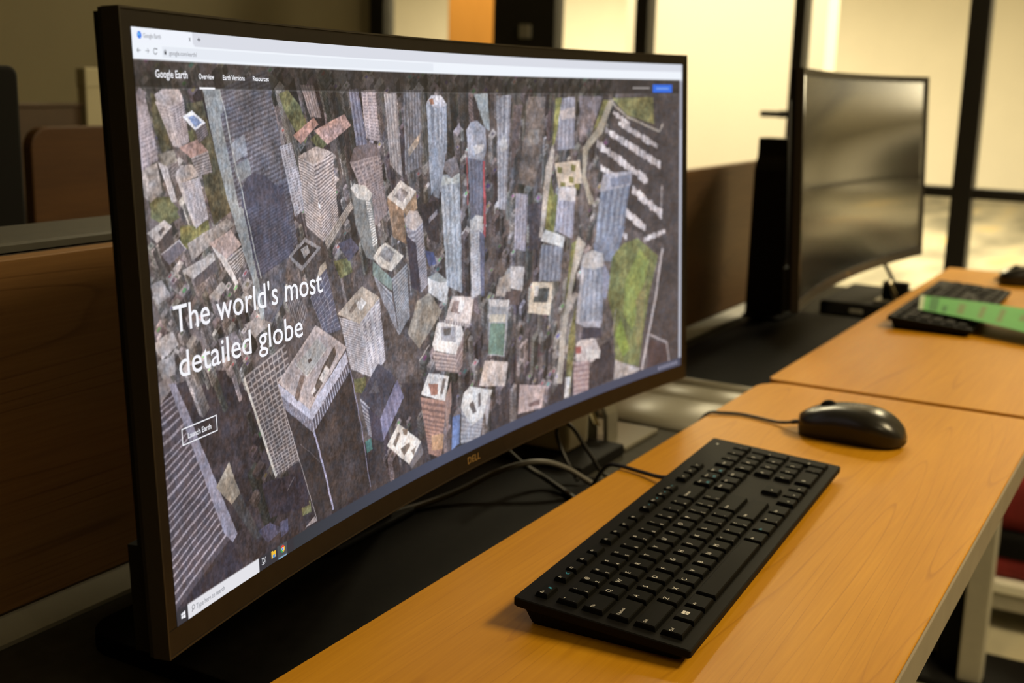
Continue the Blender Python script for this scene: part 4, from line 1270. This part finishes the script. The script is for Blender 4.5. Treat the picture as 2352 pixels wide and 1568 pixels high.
    at.data.foreach_set('color', np.concatenate([lin, np.ones((GR, GC, 1))], -1).astype(np.float32).ravel())
    me.polygons.foreach_set('use_smooth', np.ones(len(q), bool))
    m = bpy.data.materials.new('lit_screen'); m.use_nodes = True
    b = m.node_tree.nodes['Principled BSDF']
    an = m.node_tree.nodes.new('ShaderNodeAttribute'); an.attribute_name = 'picture'
    b.inputs['Base Color'].default_value = (0.004, 0.004, 0.004, 1)
    b.inputs['Roughness'].default_value = 0.35
    b.inputs['Specular IOR Level'].default_value = 0.2
    m.node_tree.links.new(an.outputs['Color'], b.inputs['Emission Color'])
    b.inputs['Emission Strength'].default_value = SCREEN_GAIN
    m.cycles.emission_sampling = 'NONE'
    return link('screen', me, m, mon1)


SCREEN_GAIN = 1.0
screen = build_picture()


def emit(name, col):
    m = bpy.data.materials.new(name); m.use_nodes = True
    b = m.node_tree.nodes['Principled BSDF']
    b.inputs['Base Color'].default_value = (0, 0, 0, 1)
    b.inputs['Roughness'].default_value = 0.4
    b.inputs['Specular IOR Level'].default_value = 0.2
    b.inputs['Emission Color'].default_value = col
    b.inputs['Emission Strength'].default_value = SCREEN_GAIN
    m.cycles.emission_sampling = 'NONE'
    return m


E_WHITE = emit('pixel_white', srgb(246, 246, 252)); E_GREY = emit('pixel_grey', srgb(150, 152, 160)); E_DARK = emit('pixel_dark', srgb(96, 98, 106))
E_BLUE = emit('pixel_blue', srgb(70, 130, 235)); E_CYAN = emit('pixel_cyan', srgb(110, 190, 240)); E_RED = emit('pixel_red', srgb(220, 70, 60)); E_YEL = emit('pixel_yellow', srgb(240, 190, 60)); E_GRN = emit('pixel_green', srgb(60, 160, 90))
DEPTH = 0.0005


def on_screen(name, uv, faces, m, d=DEPTH):
    vv = [G1.p((a / 3440 - 0.5) * SW, (0.5 - b / 1440) * SH, d) for a, b in uv]
    return from_pd(name, vv, faces, m, screen)


def scr_text(s, u0, u1, base, cap, m, name='screen_text', bold=0.014):
    v, f = text_geo(s, bold)
    x0, x1 = v[:, 0].min(), v[:, 0].max()
    k = (u1 - u0) / (x1 - x0)
    return on_screen(name, [(u0 + (x - x0) * k, base - y * cap) for x, y in v], f, m)


def scr_poly(name, pts, m, d=DEPTH):
    return on_screen(name, pts, [tuple(range(len(pts)))], m, d)


def scr_rect(name, x0, y0, x1, y1, m, d=DEPTH): return scr_poly(name, [(x0, y1), (x1, y1), (x1, y0), (x0, y0)], m, d)


def scr_ring(name, cx, cy, r0, r1, a0, a1, m, n=20, d=DEPTH):
    uv, f = [], []
    for i in range(n + 1):
        a = math.radians(a0 + (a1 - a0) * i / n)
        uv += [(cx + r0 * math.cos(a), cy - r0 * math.sin(a)), (cx + r1 * math.cos(a), cy - r1 * math.sin(a))]
    for i in range(n): f.append((2 * i, 2 * i + 1, 2 * i + 3, 2 * i + 2))
    return on_screen(name, uv, f, m, d)


scr_text("The world's most", 77, 783, 716, 70, E_WHITE, bold=0.004)
scr_text('detailed globe', 85, 667, 828, 68, E_WHITE, bold=0.004)
scr_text('Google Earth', 77, 205, 110.5, 19, E_WHITE)
scr_text('Overview', 251, 317, 110.5, 13.5, E_WHITE)
scr_text('Earth Versions', 355, 453, 111, 13.5, E_WHITE)
scr_text('Resources', 491, 566, 111, 13.5, E_WHITE)
scr_rect('tab_underline', 251, 130.5, 317, 135.5, E_WHITE)
scr_text('Launch Earth', 100, 201, 985, 14.5, E_WHITE)
for x0, y0, x1, y1 in ((75, 955, 228, 958), (75, 995, 228, 998), (75, 955, 78, 998), (225, 955, 228, 998)):
    scr_rect('button_outline', x0, y0, x1, y1, E_WHITE)
scr_text('Type here to search', 83, 211, 1426, 14, E_GREY)
scr_ring('search_icon', 70, 1416, 4.5, 6.5, 0, 360, E_DARK, 16)
scr_poly('search_icon_handle', [(64, 1427), (62, 1425), (66, 1420), (68, 1422)], E_DARK)
scr_text('Google Earth', 41, 109, 22, 10.5, E_GREY)
scr_text('google.com/earth/', 137, 250, 57.5, 10.5, E_GREY)
scr_ring('tab_icon', 27, 17, 0.01, 8.5, 0, 360, E_BLUE, 18); scr_ring('tab_icon_shine', 24, 15, 0.01, 3.6, 0, 360, E_CYAN, 12, DEPTH * 1.4)
scr_text('x', 220, 228, 21.5, 13, E_DARK); scr_text('+', 255.5, 268.5, 23.5, 15, E_DARK, 'new_tab_icon')
for cx, mm, sgn in ((21, E_DARK, -1), (52, E_GREY, 1)):
    scr_rect('arrow_icon', cx - 7, 50.2, cx + 7, 52, mm)
    tip = cx + 8 * sgn
    scr_poly('arrow_icon', [(tip, 51.1), (tip - 6 * sgn, 57), (tip - 7.5 * sgn, 55.6), (tip - 3 * sgn, 51.1), (tip - 7.5 * sgn, 46.6), (tip - 6 * sgn, 45.2)], mm)
scr_ring('reload_icon', 83, 51, 5.6, 7.6, 40, 340, E_DARK, 20); scr_poly('reload_icon', [(86, 47), (92, 47.5), (91, 43)], E_DARK)
scr_rect('lock_icon', 117.5, 49.5, 126.5, 57, E_DARK); scr_ring('lock_icon', 122, 49.5, 2.6, 4.2, 0, 180, E_DARK, 10)
# start-menu mark: four tilted panes
for x0, x1, ya, yb, yc, yd in ((17, 24, 1413, 1412, 1419, 1419), (25, 34.5, 1411.8, 1410.4, 1419, 1419), (17, 24, 1420.2, 1420.2, 1426.4, 1427.2), (25, 34.5, 1420.2, 1420.2, 1427.4, 1428.8)):
    scr_poly('start_icon', [(x0, yc), (x1, yd), (x1, yb), (x0, ya)], E_WHITE)
scr_ring('task_view_icon', 401, 1415, 5.6, 8.2, 45, 405, E_WHITE, 4); scr_rect('task_view_icon', 411, 1407, 413, 1412, E_WHITE); scr_rect('task_view_icon', 411, 1416, 413, 1424, E_WHITE); scr_rect('task_view_icon', 392, 1406, 406, 1408, E_WHITE); scr_rect('task_view_icon', 392, 1423, 406, 1425, E_WHITE)
scr_rect('folder_icon', 441, 1406, 463, 1424, E_YEL); scr_rect('folder_icon_front', 446, 1415, 458, 1424, emit('pixel_folder', srgb(96, 150, 205)), DEPTH * 1.4); scr_rect('folder_icon_tab', 441, 1403.5, 450, 1406, E_YEL)
for a0, a1, mm in ((30, 150, E_RED), (150, 270, E_GRN), (270, 390, E_YEL)):
    scr_ring('browser_icon', 499, 1415, 4.8, 11, a0, a1, mm, 10)
scr_ring('browser_icon_rim', 499, 1415, 4.0, 5.2, 0, 360, E_WHITE, 16, DEPTH * 1.3); scr_ring('browser_icon_core', 499, 1415, 0.01, 4.0, 0, 360, E_BLUE, 16, DEPTH * 1.3)
scr_poly('pointer', [(784, 470), (788, 467), (792, 473), (795, 472), (791, 465), (796, 464), (784, 452)], E_WHITE)

# ------------------------------------------------------------------ keyboards
KYAW = 0.05255
KW, KD = 0.4418, 0.1273
ZB, ZF = 0.0212, 0.0130
SL = (ZB - ZF) / KD


def ktop(y): return ZF + (y + KD / 2) * SL


def build_keyboard(loc, rz, label, legends):
    r = empty('keyboard', loc, rz)
    tag(r, label, 'keyboard', 'keyboards on the desks')
    # body: loft through rounded outlines, the underside drawn in
    rings = []

    def ring(inset, zf, zb, rad):
        out = round_rect(-KW / 2 + inset, KW / 2 - inset, -KD / 2 + inset, KD / 2 - inset, (rad,) * 4, 4)
        return [(x, y, zf + (zb - zf) * (y + KD / 2) / KD) for x, y in out]
    for inset, zf, zb, rad in ((0.0100, 0.0, 0.0, 0.004), (0.0088, 0.0008, 0.0015, 0.004), (0.0050, ZF - 0.0072, ZB - 0.0080, 0.003), (0.0012, ZF - 0.0066, ZB - 0.0070, 0.002), (0.0, ZF - 0.0052, ZB - 0.0056, 0.002), (0.0, ZF - 0.0007, ZB - 0.0007, 0.002), (0.0008, ZF, ZB, 0.002)):
        rings.append(ring(inset, zf, zb, rad))
    n = len(rings[0])
    v = [q for rg in rings for q in rg]
    f = []
    for i in range(len(rings) - 1):
        for k_ in range(n):
            f.append((i * n + k_, i * n + (k_ + 1) % n, (i + 1) * n + (k_ + 1) % n, (i + 1) * n + k_))
    f.append(tuple(range(n))[::-1]); f.append(tuple((len(rings) - 1) * n + k_ for k_ in range(n)))
    from_pd('body', v, f, M['kbody'], r)
    for x in (-0.17, 0.17):
        for y in (-0.042, 0.042):
            box('rubber_foot', (x - 0.012, y - 0.004, -0.0002), (x + 0.012, y + 0.004, 0.002), M['black_matte'], r, 0.0005)
    U = 0.01875
    kz = 0.0034
    cache = {}

    def key(x, y, w_, d_, leg=None):
        """x,y lower-left in key units from the block origin (metres), w_, d_ in metres"""
        kk = (round(w_, 4), round(d_, 4))
        if kk not in cache:
            a, b = w_ / 2 - 0.0018, d_ / 2 - 0.0018
            bm = bmesh.new()
            lv = []
            for z, ins in ((-0.0005, -0.0004), (kz - 0.0008, 0.0006), (kz, 0.0012)):
                lv.append([bm.verts.new((sx * (a - ins), sy * (b - ins), z)) for sx, sy in ((-1, -1), (1, -1), (1, 1), (-1, 1))])
            for i in range(2):
                for j in range(4):
                    bm.faces.new((lv[i][j], lv[i][(j + 1) % 4], lv[i + 1][(j + 1) % 4], lv[i + 1][j]))
            bm.faces.new(lv[2])
            # faintly dished centre
            cache[kk] = bm_mesh('key', bm)
        o = link('key', cache[kk], M['key'], r)
        cx, cy = x + w_ / 2, y + d_ / 2
        o.location = (cx, cy, ktop(cy))
        o.rotation_euler = (math.atan(SL), 0, 0)
        if leg and legends:
            for (s, fx, fy, cap, mm) in leg:
                tv, tf = text_geo(s)
                if not len(tv): continue
                hw = (tv[:, 0].max() + tv[:, 0].min()) / 2
                vv = [((q[0] - tv[:, 0].min()) * cap + (fx - 0.5) * w_, (q[1] - 0.0) * cap + (fy - 0.5) * d_, kz + 0.00012) for q in tv]
                from_pd('legend', vv, tf, M[mm], o)
        return o

    x0 = -KW / 2 + 0.0085
    y0 = -KD / 2 + 0.0075
    W1 = 'legend'; BL = 'legend_blue'

    def L(s): return [(s, 0.20, 0.50, 0.0040, W1)]

    def L2(a, b): return [(a, 0.20, 0.62, 0.0030, W1), (b, 0.20, 0.16, 0.0030, W1)]

    def Wd(s): return [(s, 0.0, 0.50, 0.0021, W1)]

    def wd(s, w_): return [(s, 0.10 * U / w_ + 0.06, 0.52, 0.0022, W1)]
    # rows: list of (width in units, legend)
    rows = [
        [(1.25, wd('Ctrl', 1.25 * U)), (1.25, None), (1.25, wd('Alt', 1.25 * U)), (6.25, None), (1.25, wd('Alt', 1.25 * U)), (1.25, [('Fn', 0.15, 0.5, 0.0024, BL)]), (1.25, L2('=', '-')), (1.25, wd('Ctrl', 1.25 * U))],
        [(2.25, wd('Shift', 2.25 * U))] + [(1, L(c)) for c in 'ZXCVBNM'] + [(1, L2('<', ',')), (1, L2('>', '.')), (1, L2('?', '/')), (2.75, wd('Shift', 2.75 * U))],
        [(1.75, wd('CapsLock', 1.75 * U))] + [(1, L(c)) for c in 'ASDFGHJKL'] + [(1, L2(':', ';')), (1, L2('"', "'")), (2.25, wd('Enter', 2.25 * U))],
        [(1.5, wd('Tab', 1.5 * U))] + [(1, L(c)) for c in 'QWERTYUIOP'] + [(1, L2('{', '[')), (1, L2('}', ']')), (1.5, L2('|', '\\'))],
        [(1, L2('~', '`'))] + [(1, L2(a, b)) for a, b in zip('!@#$%^&*()', '1234567890')] + [(1, L2('_', '-')), (1, L2('+', '=')), (2, wd('Backspace', 2 * U))],
    ]
    for j, row in enumerate(rows):
        x = x0
        for w_, leg in row:
            kk = key(x, y0 + j * U, w_ * U, U, leg)
            if j == 0 and legends and abs(x - (x0 + 1.25 * U)) < 1e-6:
                # four-pane logo key
                for dx, dy in ((0, 0), (1, 0), (0, 1), (1, 1)):
                    a, b = -0.0030 + dx * 0.0026, -0.0006 + dy * 0.0026
                    from_pd('legend', [(a, b, kz + 0.00012), (a + 0.0023, b, kz + 0.00012), (a + 0.0023, b + 0.0023, kz + 0.00012), (a, b + 0.0023, kz + 0.00012)], [(0, 1, 2, 3)], M[W1], kk)
            x += w_ * U
    # function row: shallow keys
    yf = y0 + 5 * U + 0.0035
    df = 0.0128
    fk = [('Esc', 0)] + [('F%d' % i, 1.62 + (i - 1) * 1.0 + (0.42 if i > 4 else 0) + (0.42 if i > 8 else 0)) for i in range(1, 13)]
    for s, xx in fk:
        leg = [(s, 0.12, 0.46, 0.0022, W1)]
        if s in ('Esc', 'F1', 'F9', 'F10', 'F11', 'F12'): leg.append((('#' if s == 'Esc' else 'C' if s == 'F1' else '*'), 0.55, 0.30, 0.0030, BL))
        key(x0 + xx * U, yf, U * (1.0 if s != 'Esc' else 1.12), df, leg)
    xn = x0 + 15 * U + 0.0050
    for i, s in enumerate(('PrtSc', 'ScrLk', 'Pause')): key(xn + i * U, yf, U, df, [('o', 0.35, 0.40, 0.0028, W1)])
    for j, names in ((4, ('Insert', 'Home', 'PgUp')), (3, ('Delete', 'End', 'PgDn'))):
        for i, s in enumerate(names):
            leg = [(s, 0.10, 0.60, 0.0020, W1)]
            if j == 4: leg.append(('m', 0.30, 0.22, 0.0036, BL))
            key(xn + i * U, y0 + j * U, U, U, leg)
    key(xn + U, y0 + U, U, U, [('^', 0.35, 0.35, 0.0034, W1)])
    for i, s in enumerate('<v>'): key(xn + i * U, y0, U, U, [(s, 0.35, 0.35, 0.0030, W1)])
    xp = xn + 3 * U + 0.0050
    num = [(0, 4, 1, 1, 'Num'), (1, 4, 1, 1, '/'), (2, 4, 1, 1, '*'), (3, 4, 1, 1, '-'), (0, 3, 1, 1, '7'), (1, 3, 1, 1, '8'), (2, 3, 1, 1, '9'), (3, 2, 1, 2, '+'),
           (0, 2, 1, 1, '4'), (1, 2, 1, 1, '5'), (2, 2, 1, 1, '6'), (0, 1, 1, 1, '1'), (1, 1, 1, 1, '2'), (2, 1, 1, 1, '3'), (3, 0, 1, 2, 'Ent'), (0, 0, 2, 1, '0'), (2, 0, 1, 1, '.')]
    NU = min(U, (KW / 2 - 0.0065 - xp) / 4)
    for i, j, w_, h_, s in num:
        key(xp + i * NU, y0 + j * U, w_ * NU, h_ * U, [(s, 0.2, 0.45, 0.0022 if len(s) > 1 else 0.0034, W1)])
    # indicator lamp and small maker's mark in the corner
    yl = KD / 2 - 0.010
    lamp = from_pd('indicator_lamp', [(KW / 2 - 0.018 + 0.0012 * math.cos(a * PI / 6), yl + 0.0012 * math.sin(a * PI / 6), ktop(yl) + 0.00025) for a in range(12)], [tuple(range(12))], M['legend'], r)
    return r


kb1 = build_keyboard((0.2568, -0.13726, 0.0), KYAW, 'black wired keyboard lying on the near maple desk', True)
tube('cable', [(0.112, 0.0615, 0.012), (0.118, 0.080, 0.006), (0.130, 0.105, 0.0035), (0.136, 0.128, 0.0035), (0.139, 0.142, 0.0015), (0.142, 0.152, -0.010), (0.150, 0.163, -0.028), (0.168, 0.172, -0.044), (0.205, 0.178, -0.0475)], 0.0021, M['cable'], kb1)
kb2 = build_keyboard((1.492, -0.109, 0.0), 0.012, 'black keyboard partly covered by a green paper strip on the far desk', False)

# ------------------------------------------------------------------ mice


def build_mouse(loc, rz, label):
    r = empty('mouse', loc, rz)
    tag(r, label, 'mouse', 'computer mice on the desks')
    NL, NA = 28, 20
    L_ = 0.1135

    def prof(t):   # t 0 = tail (palm), 1 = nose (buttons): half width, top height, waistline height
        hw = 0.0315 * (1 - (abs(2 * t - 1)) ** 3.2) ** 0.40 * (1 - 0.10 * math.exp(-((t - 0.62) / 0.2) ** 2))
        base = max(0.0, 1 - (abs(t - 0.44) / (0.462 if t < 0.44 else 0.66)) ** 2.3)
        top = 0.0385 * base ** 0.55
        wl = 0.0125 + 0.007 * math.sin(PI * min(1, t * 1.0)) ** 1.2
        return hw, top, wl
    tops, sides = [], []
    for i in range(NL + 1):
        t = 0.004 + 0.992 * i / NL
        y = (t - 0.5) * L_
        hw, top, wl = prof(t)
        top = max(top, 0.010)
        wl = min(wl, top * 0.72)
        row = []
        for k_ in range(NA + 1):
            a = PI * k_ / NA
            cx, sx = math.cos(a), math.sin(a)
            row.append((-hw * math.copysign(abs(cx) ** 0.72, cx), y, wl + (top - wl) * sx ** 0.80))
        tops.append(row)
        yb = y * (0.985 if t > 0.3 else 0.985 - 0.13 * ((0.3 - t) / 0.3) ** 1.5)
        sides.append([(-hw, y, wl), (-hw * 0.985, y, wl - 0.0009), (-hw * 0.91, y, wl * 0.45), (-hw * 0.84, yb, 0.0008), (hw * 0.84, yb, 0.0008), (hw * 0.91, y, wl * 0.45), (hw * 0.985, y, wl - 0.0009), (hw, y, wl)])

    def grid(rows, name, m, close):
        n = len(rows[0]); v = [q for rr in rows for q in rr]; f = []
        for i in range(len(rows) - 1):
            for k_ in range(n - 1):
                f.append((i * n + k_, i * n + k_ + 1, (i + 1) * n + k_ + 1, (i + 1) * n + k_))
        f.append(tuple(range(n))); f.append(tuple((len(rows) - 1) * n + k_ for k_ in range(n))[::-1])
        o = from_pd(name, v, f, m, r, smooth=True)
        bm = bmesh.new(); bm.from_mesh(o.data); bmesh.ops.recalc_face_normals(bm, faces=bm.faces); bm.to_mesh(o.data); bm.free()
        return o
    grid(tops, 'shell', M['mouse_top'], True)
    grid(sides, 'base', M['mouse_side'], True)
    # scroll wheel standing out of the shell
    wy, wz, wr = 0.026, 0.0290, 0.0105
    v, f = [], []
    for k_ in range(24):
        a = 2 * PI * k_ / 24
        for x, rr in ((-0.0035, wr * 0.93), (-0.0022, wr), (0.0022, wr), (0.0035, wr * 0.93)):
            v.append((x, wy + rr * math.cos(a), wz + rr * math.sin(a)))
    for k_ in range(24):
        for j in range(3):
            f.append((k_ * 4 + j, k_ * 4 + j + 1, ((k_ + 1) % 24) * 4 + j + 1, ((k_ + 1) % 24) * 4 + j))
    f.append(tuple(k_ * 4 for k_ in range(24))); f.append(tuple(k_ * 4 + 3 for k_ in range(24))[::-1])
    from_pd('scroll_wheel', v, f, M['black_matte'], r, smooth=True)
    tube('strain_relief', [(0.0, 0.0545, 0.010), (0.0, 0.060, 0.010), (0.0, 0.065, 0.0085)], 0.0026, M['cable'], r, 4, 10)
    return r


ms1 = build_mouse((0.622, -0.163, 0.0), 0.02, 'black wired mouse beside the near keyboard')
mc = ms1.location
tube('cable', [(-0.001, 0.062, 0.0095), (0.004, 0.073, 0.006), (0.010, 0.086, 0.0032), (0.018, 0.110, 0.0025), (0.021, 0.130, 0.0025), (0.014, 0.150, 0.0025), (0.006, 0.162, 0.0025), (-0.008, 0.1685, -0.006), (-0.035, 0.172, -0.020), (-0.075, 0.180, -0.045), (-0.10, 0.20, -0.060)], 0.0019, M['cable'], ms1)
ms2 = build_mouse((1.895, -0.178, 0.0), 0.35, 'black mouse at the far end of the far desk')

# green paper strip lying across the second keyboard
gp = empty('paper_strip', (1.40, -0.16, 0.0)); tag(gp, 'green paper strip with darker bars lying across the far keyboard', 'paper')
A_, B_, C_, D_ = Vector((1.333, -0.078, 0.0228)), Vector((1.477, -0.053, 0.0245)), Vector((1.475, -0.33, 0.0235)), Vector((1.235, -0.30, 0.014))
A_ = Vector((1.345, -0.080, 0.0235)); B_ = Vector((1.475, -0.056, 0.0252)); C_ = Vector((1.425, -0.300, 0.0245)); D_ = Vector((1.245, -0.300, 0.0165))


def on_paper(a, b, dz=0.0):
    q = (A_ * (1 - a) + B_ * a) * (1 - b) + (D_ * (1 - a) + C_ * a) * b
    q.z += 0.003 * math.sin(PI * b) + dz
    return q - Vector((1.40, -0.16, 0.0))


v, f = [], []
for dz in (0.0, 0.0004):
    for i in range(13):
        for j in range(5):
            v.append(on_paper(j / 4, i / 12, dz))
for i in range(12):
    for j in range(4):
        a = i * 5 + j
        f.append((a, a + 1, a + 6, a + 5)); a += 65; f.append((a, a + 5, a + 6, a + 1))
for i in range(12):
    for c in (0, 4):
        a = i * 5 + c; f.append((a, a + 5, a + 70, a + 65))
for j in range(4):
    for c in (0, 60):
        a = c + j; f.append((a, a + 1, a + 66, a + 65))
from_pd('sheet', v, f, M['green'], gp)
gd = mat('green_ink', srgb(62, 130, 70), 0.7); gb = mat('brown_ink', srgb(110, 140, 84), 0.7); gl = mat('pale_ink', srgb(190, 205, 175), 0.7)
for b0, b1, a0, a1, mm in ((0.0, 0.035, 0, 1, gl), (0.075, 0.14, 0.05, 0.95, gd), (0.17, 0.21, 0.1, 0.5, gd), (0.28, 0.33, 0.15, 0.75, gb), (0.43, 0.47, 0.15, 0.8, gb), (0.56, 0.60, 0.15, 0.8, gb), (0.70, 0.74, 0.4, 0.7, gb), (0.86, 0.90, 0.55, 0.85, gl)):
    from_pd('printed_bar', [on_paper(a0, b0, 0.0007), on_paper(a1, b0, 0.0007), on_paper(a1, b1, 0.0007), on_paper(a0, b1, 0.0007)], [(0, 1, 2, 3)], mm, gp)

# ------------------------------------------------------------------ other side of the divider
om = empty('monitor', (0.19, 0.62, -0.065)); tag(om, 'dark monitor back standing on the far side of the divider', 'monitor')
prism('back_shell', round_rect(-0.36, 0.006, 0.075, 0.432, (0.01,) * 4, 4), -0.02, 0.02, M['black_matte'], om, 0.004, axis='y')
box('stand', (-0.22, -0.01, 0.0), (-0.14, 0.03, 0.16), M['black_matte'], om, 0.005)
box('stand_base', (-0.30, -0.08, 0.0), (-0.06, 0.10, 0.012), M['black_matte'], om, 0.004)
od = empty('desk', (0.8, 0.75, FLOOR)); tag(od, 'shadowed grey desk on the far side of the divider', 'desk')
box('work_surface', (-1.4, -0.315, 0.645), (1.3, 0.62, 0.665), M['grey_shelf'], od, 0.002)
for lx in (-1.3, 1.2): box('leg', (lx, -0.02, 0.0), (lx + 0.05, 0.06, 0.645), M['grey_light'], od, 0.003)
wp = empty('screen_panel', (0.95, 1.0, -0.065)); tag(wp, 'rounded wooden privacy panel on the desk across the divider', 'panel')
prism('board', round_rect(-0.435, 0.9, 0.012, 0.348, (0.005, 0.005, 0.02, 0.03), 6), -0.010, 0.010, M['shaded_panel_wood'], wp, 0.002, axis='y')
for lx in (-0.30, 0.6): box('bracket', (lx, -0.03, 0.0), (lx + 0.05, 0.03, 0.014), M['grey_metal'], wp, 0.002)
bb = empty('screen_panel', (1.0, 1.25, -0.065)); tag(bb, 'dark brown panel behind the rounded wooden privacy panel', 'panel')
box('board', (-0.36, -0.01, 0.0), (-0.18, 0.01, 0.371), M['brown_dark'], bb, 0.002)
box('cap', (-0.362, -0.013, 0.367), (-0.178, 0.013, 0.373), M['brown_dark'], bb, 0.001)
bx = empty('card_box', (0.965, 1.24, -0.065)); tag(bx, 'flat pale beige carton standing beside the dark brown panel', 'box')
box('carton', (-0.142, -0.01, 0.0), (0.05, 0.012, 0.433), M['beige'], bx, 0.002)
box('lid', (-0.143, -0.011, 0.40), (0.051, 0.013, 0.4335), M['beige'], bx, 0.002)

# ------------------------------------------------------------------ under the desk, at the right
pb = empty('storage_box', (2.10, -0.13, FLOOR)); tag(pb, 'low pale grey box on the carpet beyond the desk leg', 'box')
box('carcass', (-0.20, -0.50, 0.048), (0.22, 0.02, 0.084), M['grey_light'], pb, 0.004)
box('lid', (-0.205, -0.505, 0.085), (0.225, 0.025, 0.109), M['white_box'], pb, 0.004)
for lx, ly in ((-0.10, -0.47), (-0.10, -0.02), (0.18, -0.47), (0.18, -0.02)): box('foot', (lx, ly, 0.0), (lx + 0.03, ly + 0.025, 0.048), M['black_matte'], pb, 0.002)
bag = empty('bag', (2.12, -0.16, FLOOR + 0.1095)); tag(bag, 'red and black fabric bag on the low pale box', 'bag')


def cushion(name, lo, hi, m, parent, r=0.04):
    o = box(name, lo, hi, m, parent, r, 4)
    o.data.polygons.foreach_set('use_smooth', [True] * len(o.data.polygons))
    return o


cushion('bottom_pocket', (-0.20, -0.42, 0.0), (0.15, 0.02, 0.050), M['red'], bag, 0.018)
cushion('black_band', (-0.205, -0.41, 0.044), (0.145, 0.018, 0.100), M['black_matte'], bag, 0.015)
cushion('top', (-0.195, -0.41, 0.092), (0.14, 0.018, 0.22), M['red'], bag, 0.04)
tube('handle', [(0.0, -0.26, 0.21), (0.0, -0.23, 0.25), (0.0, -0.18, 0.26), (0.0, -0.14, 0.21)], 0.01, M['black_matte'], bag)
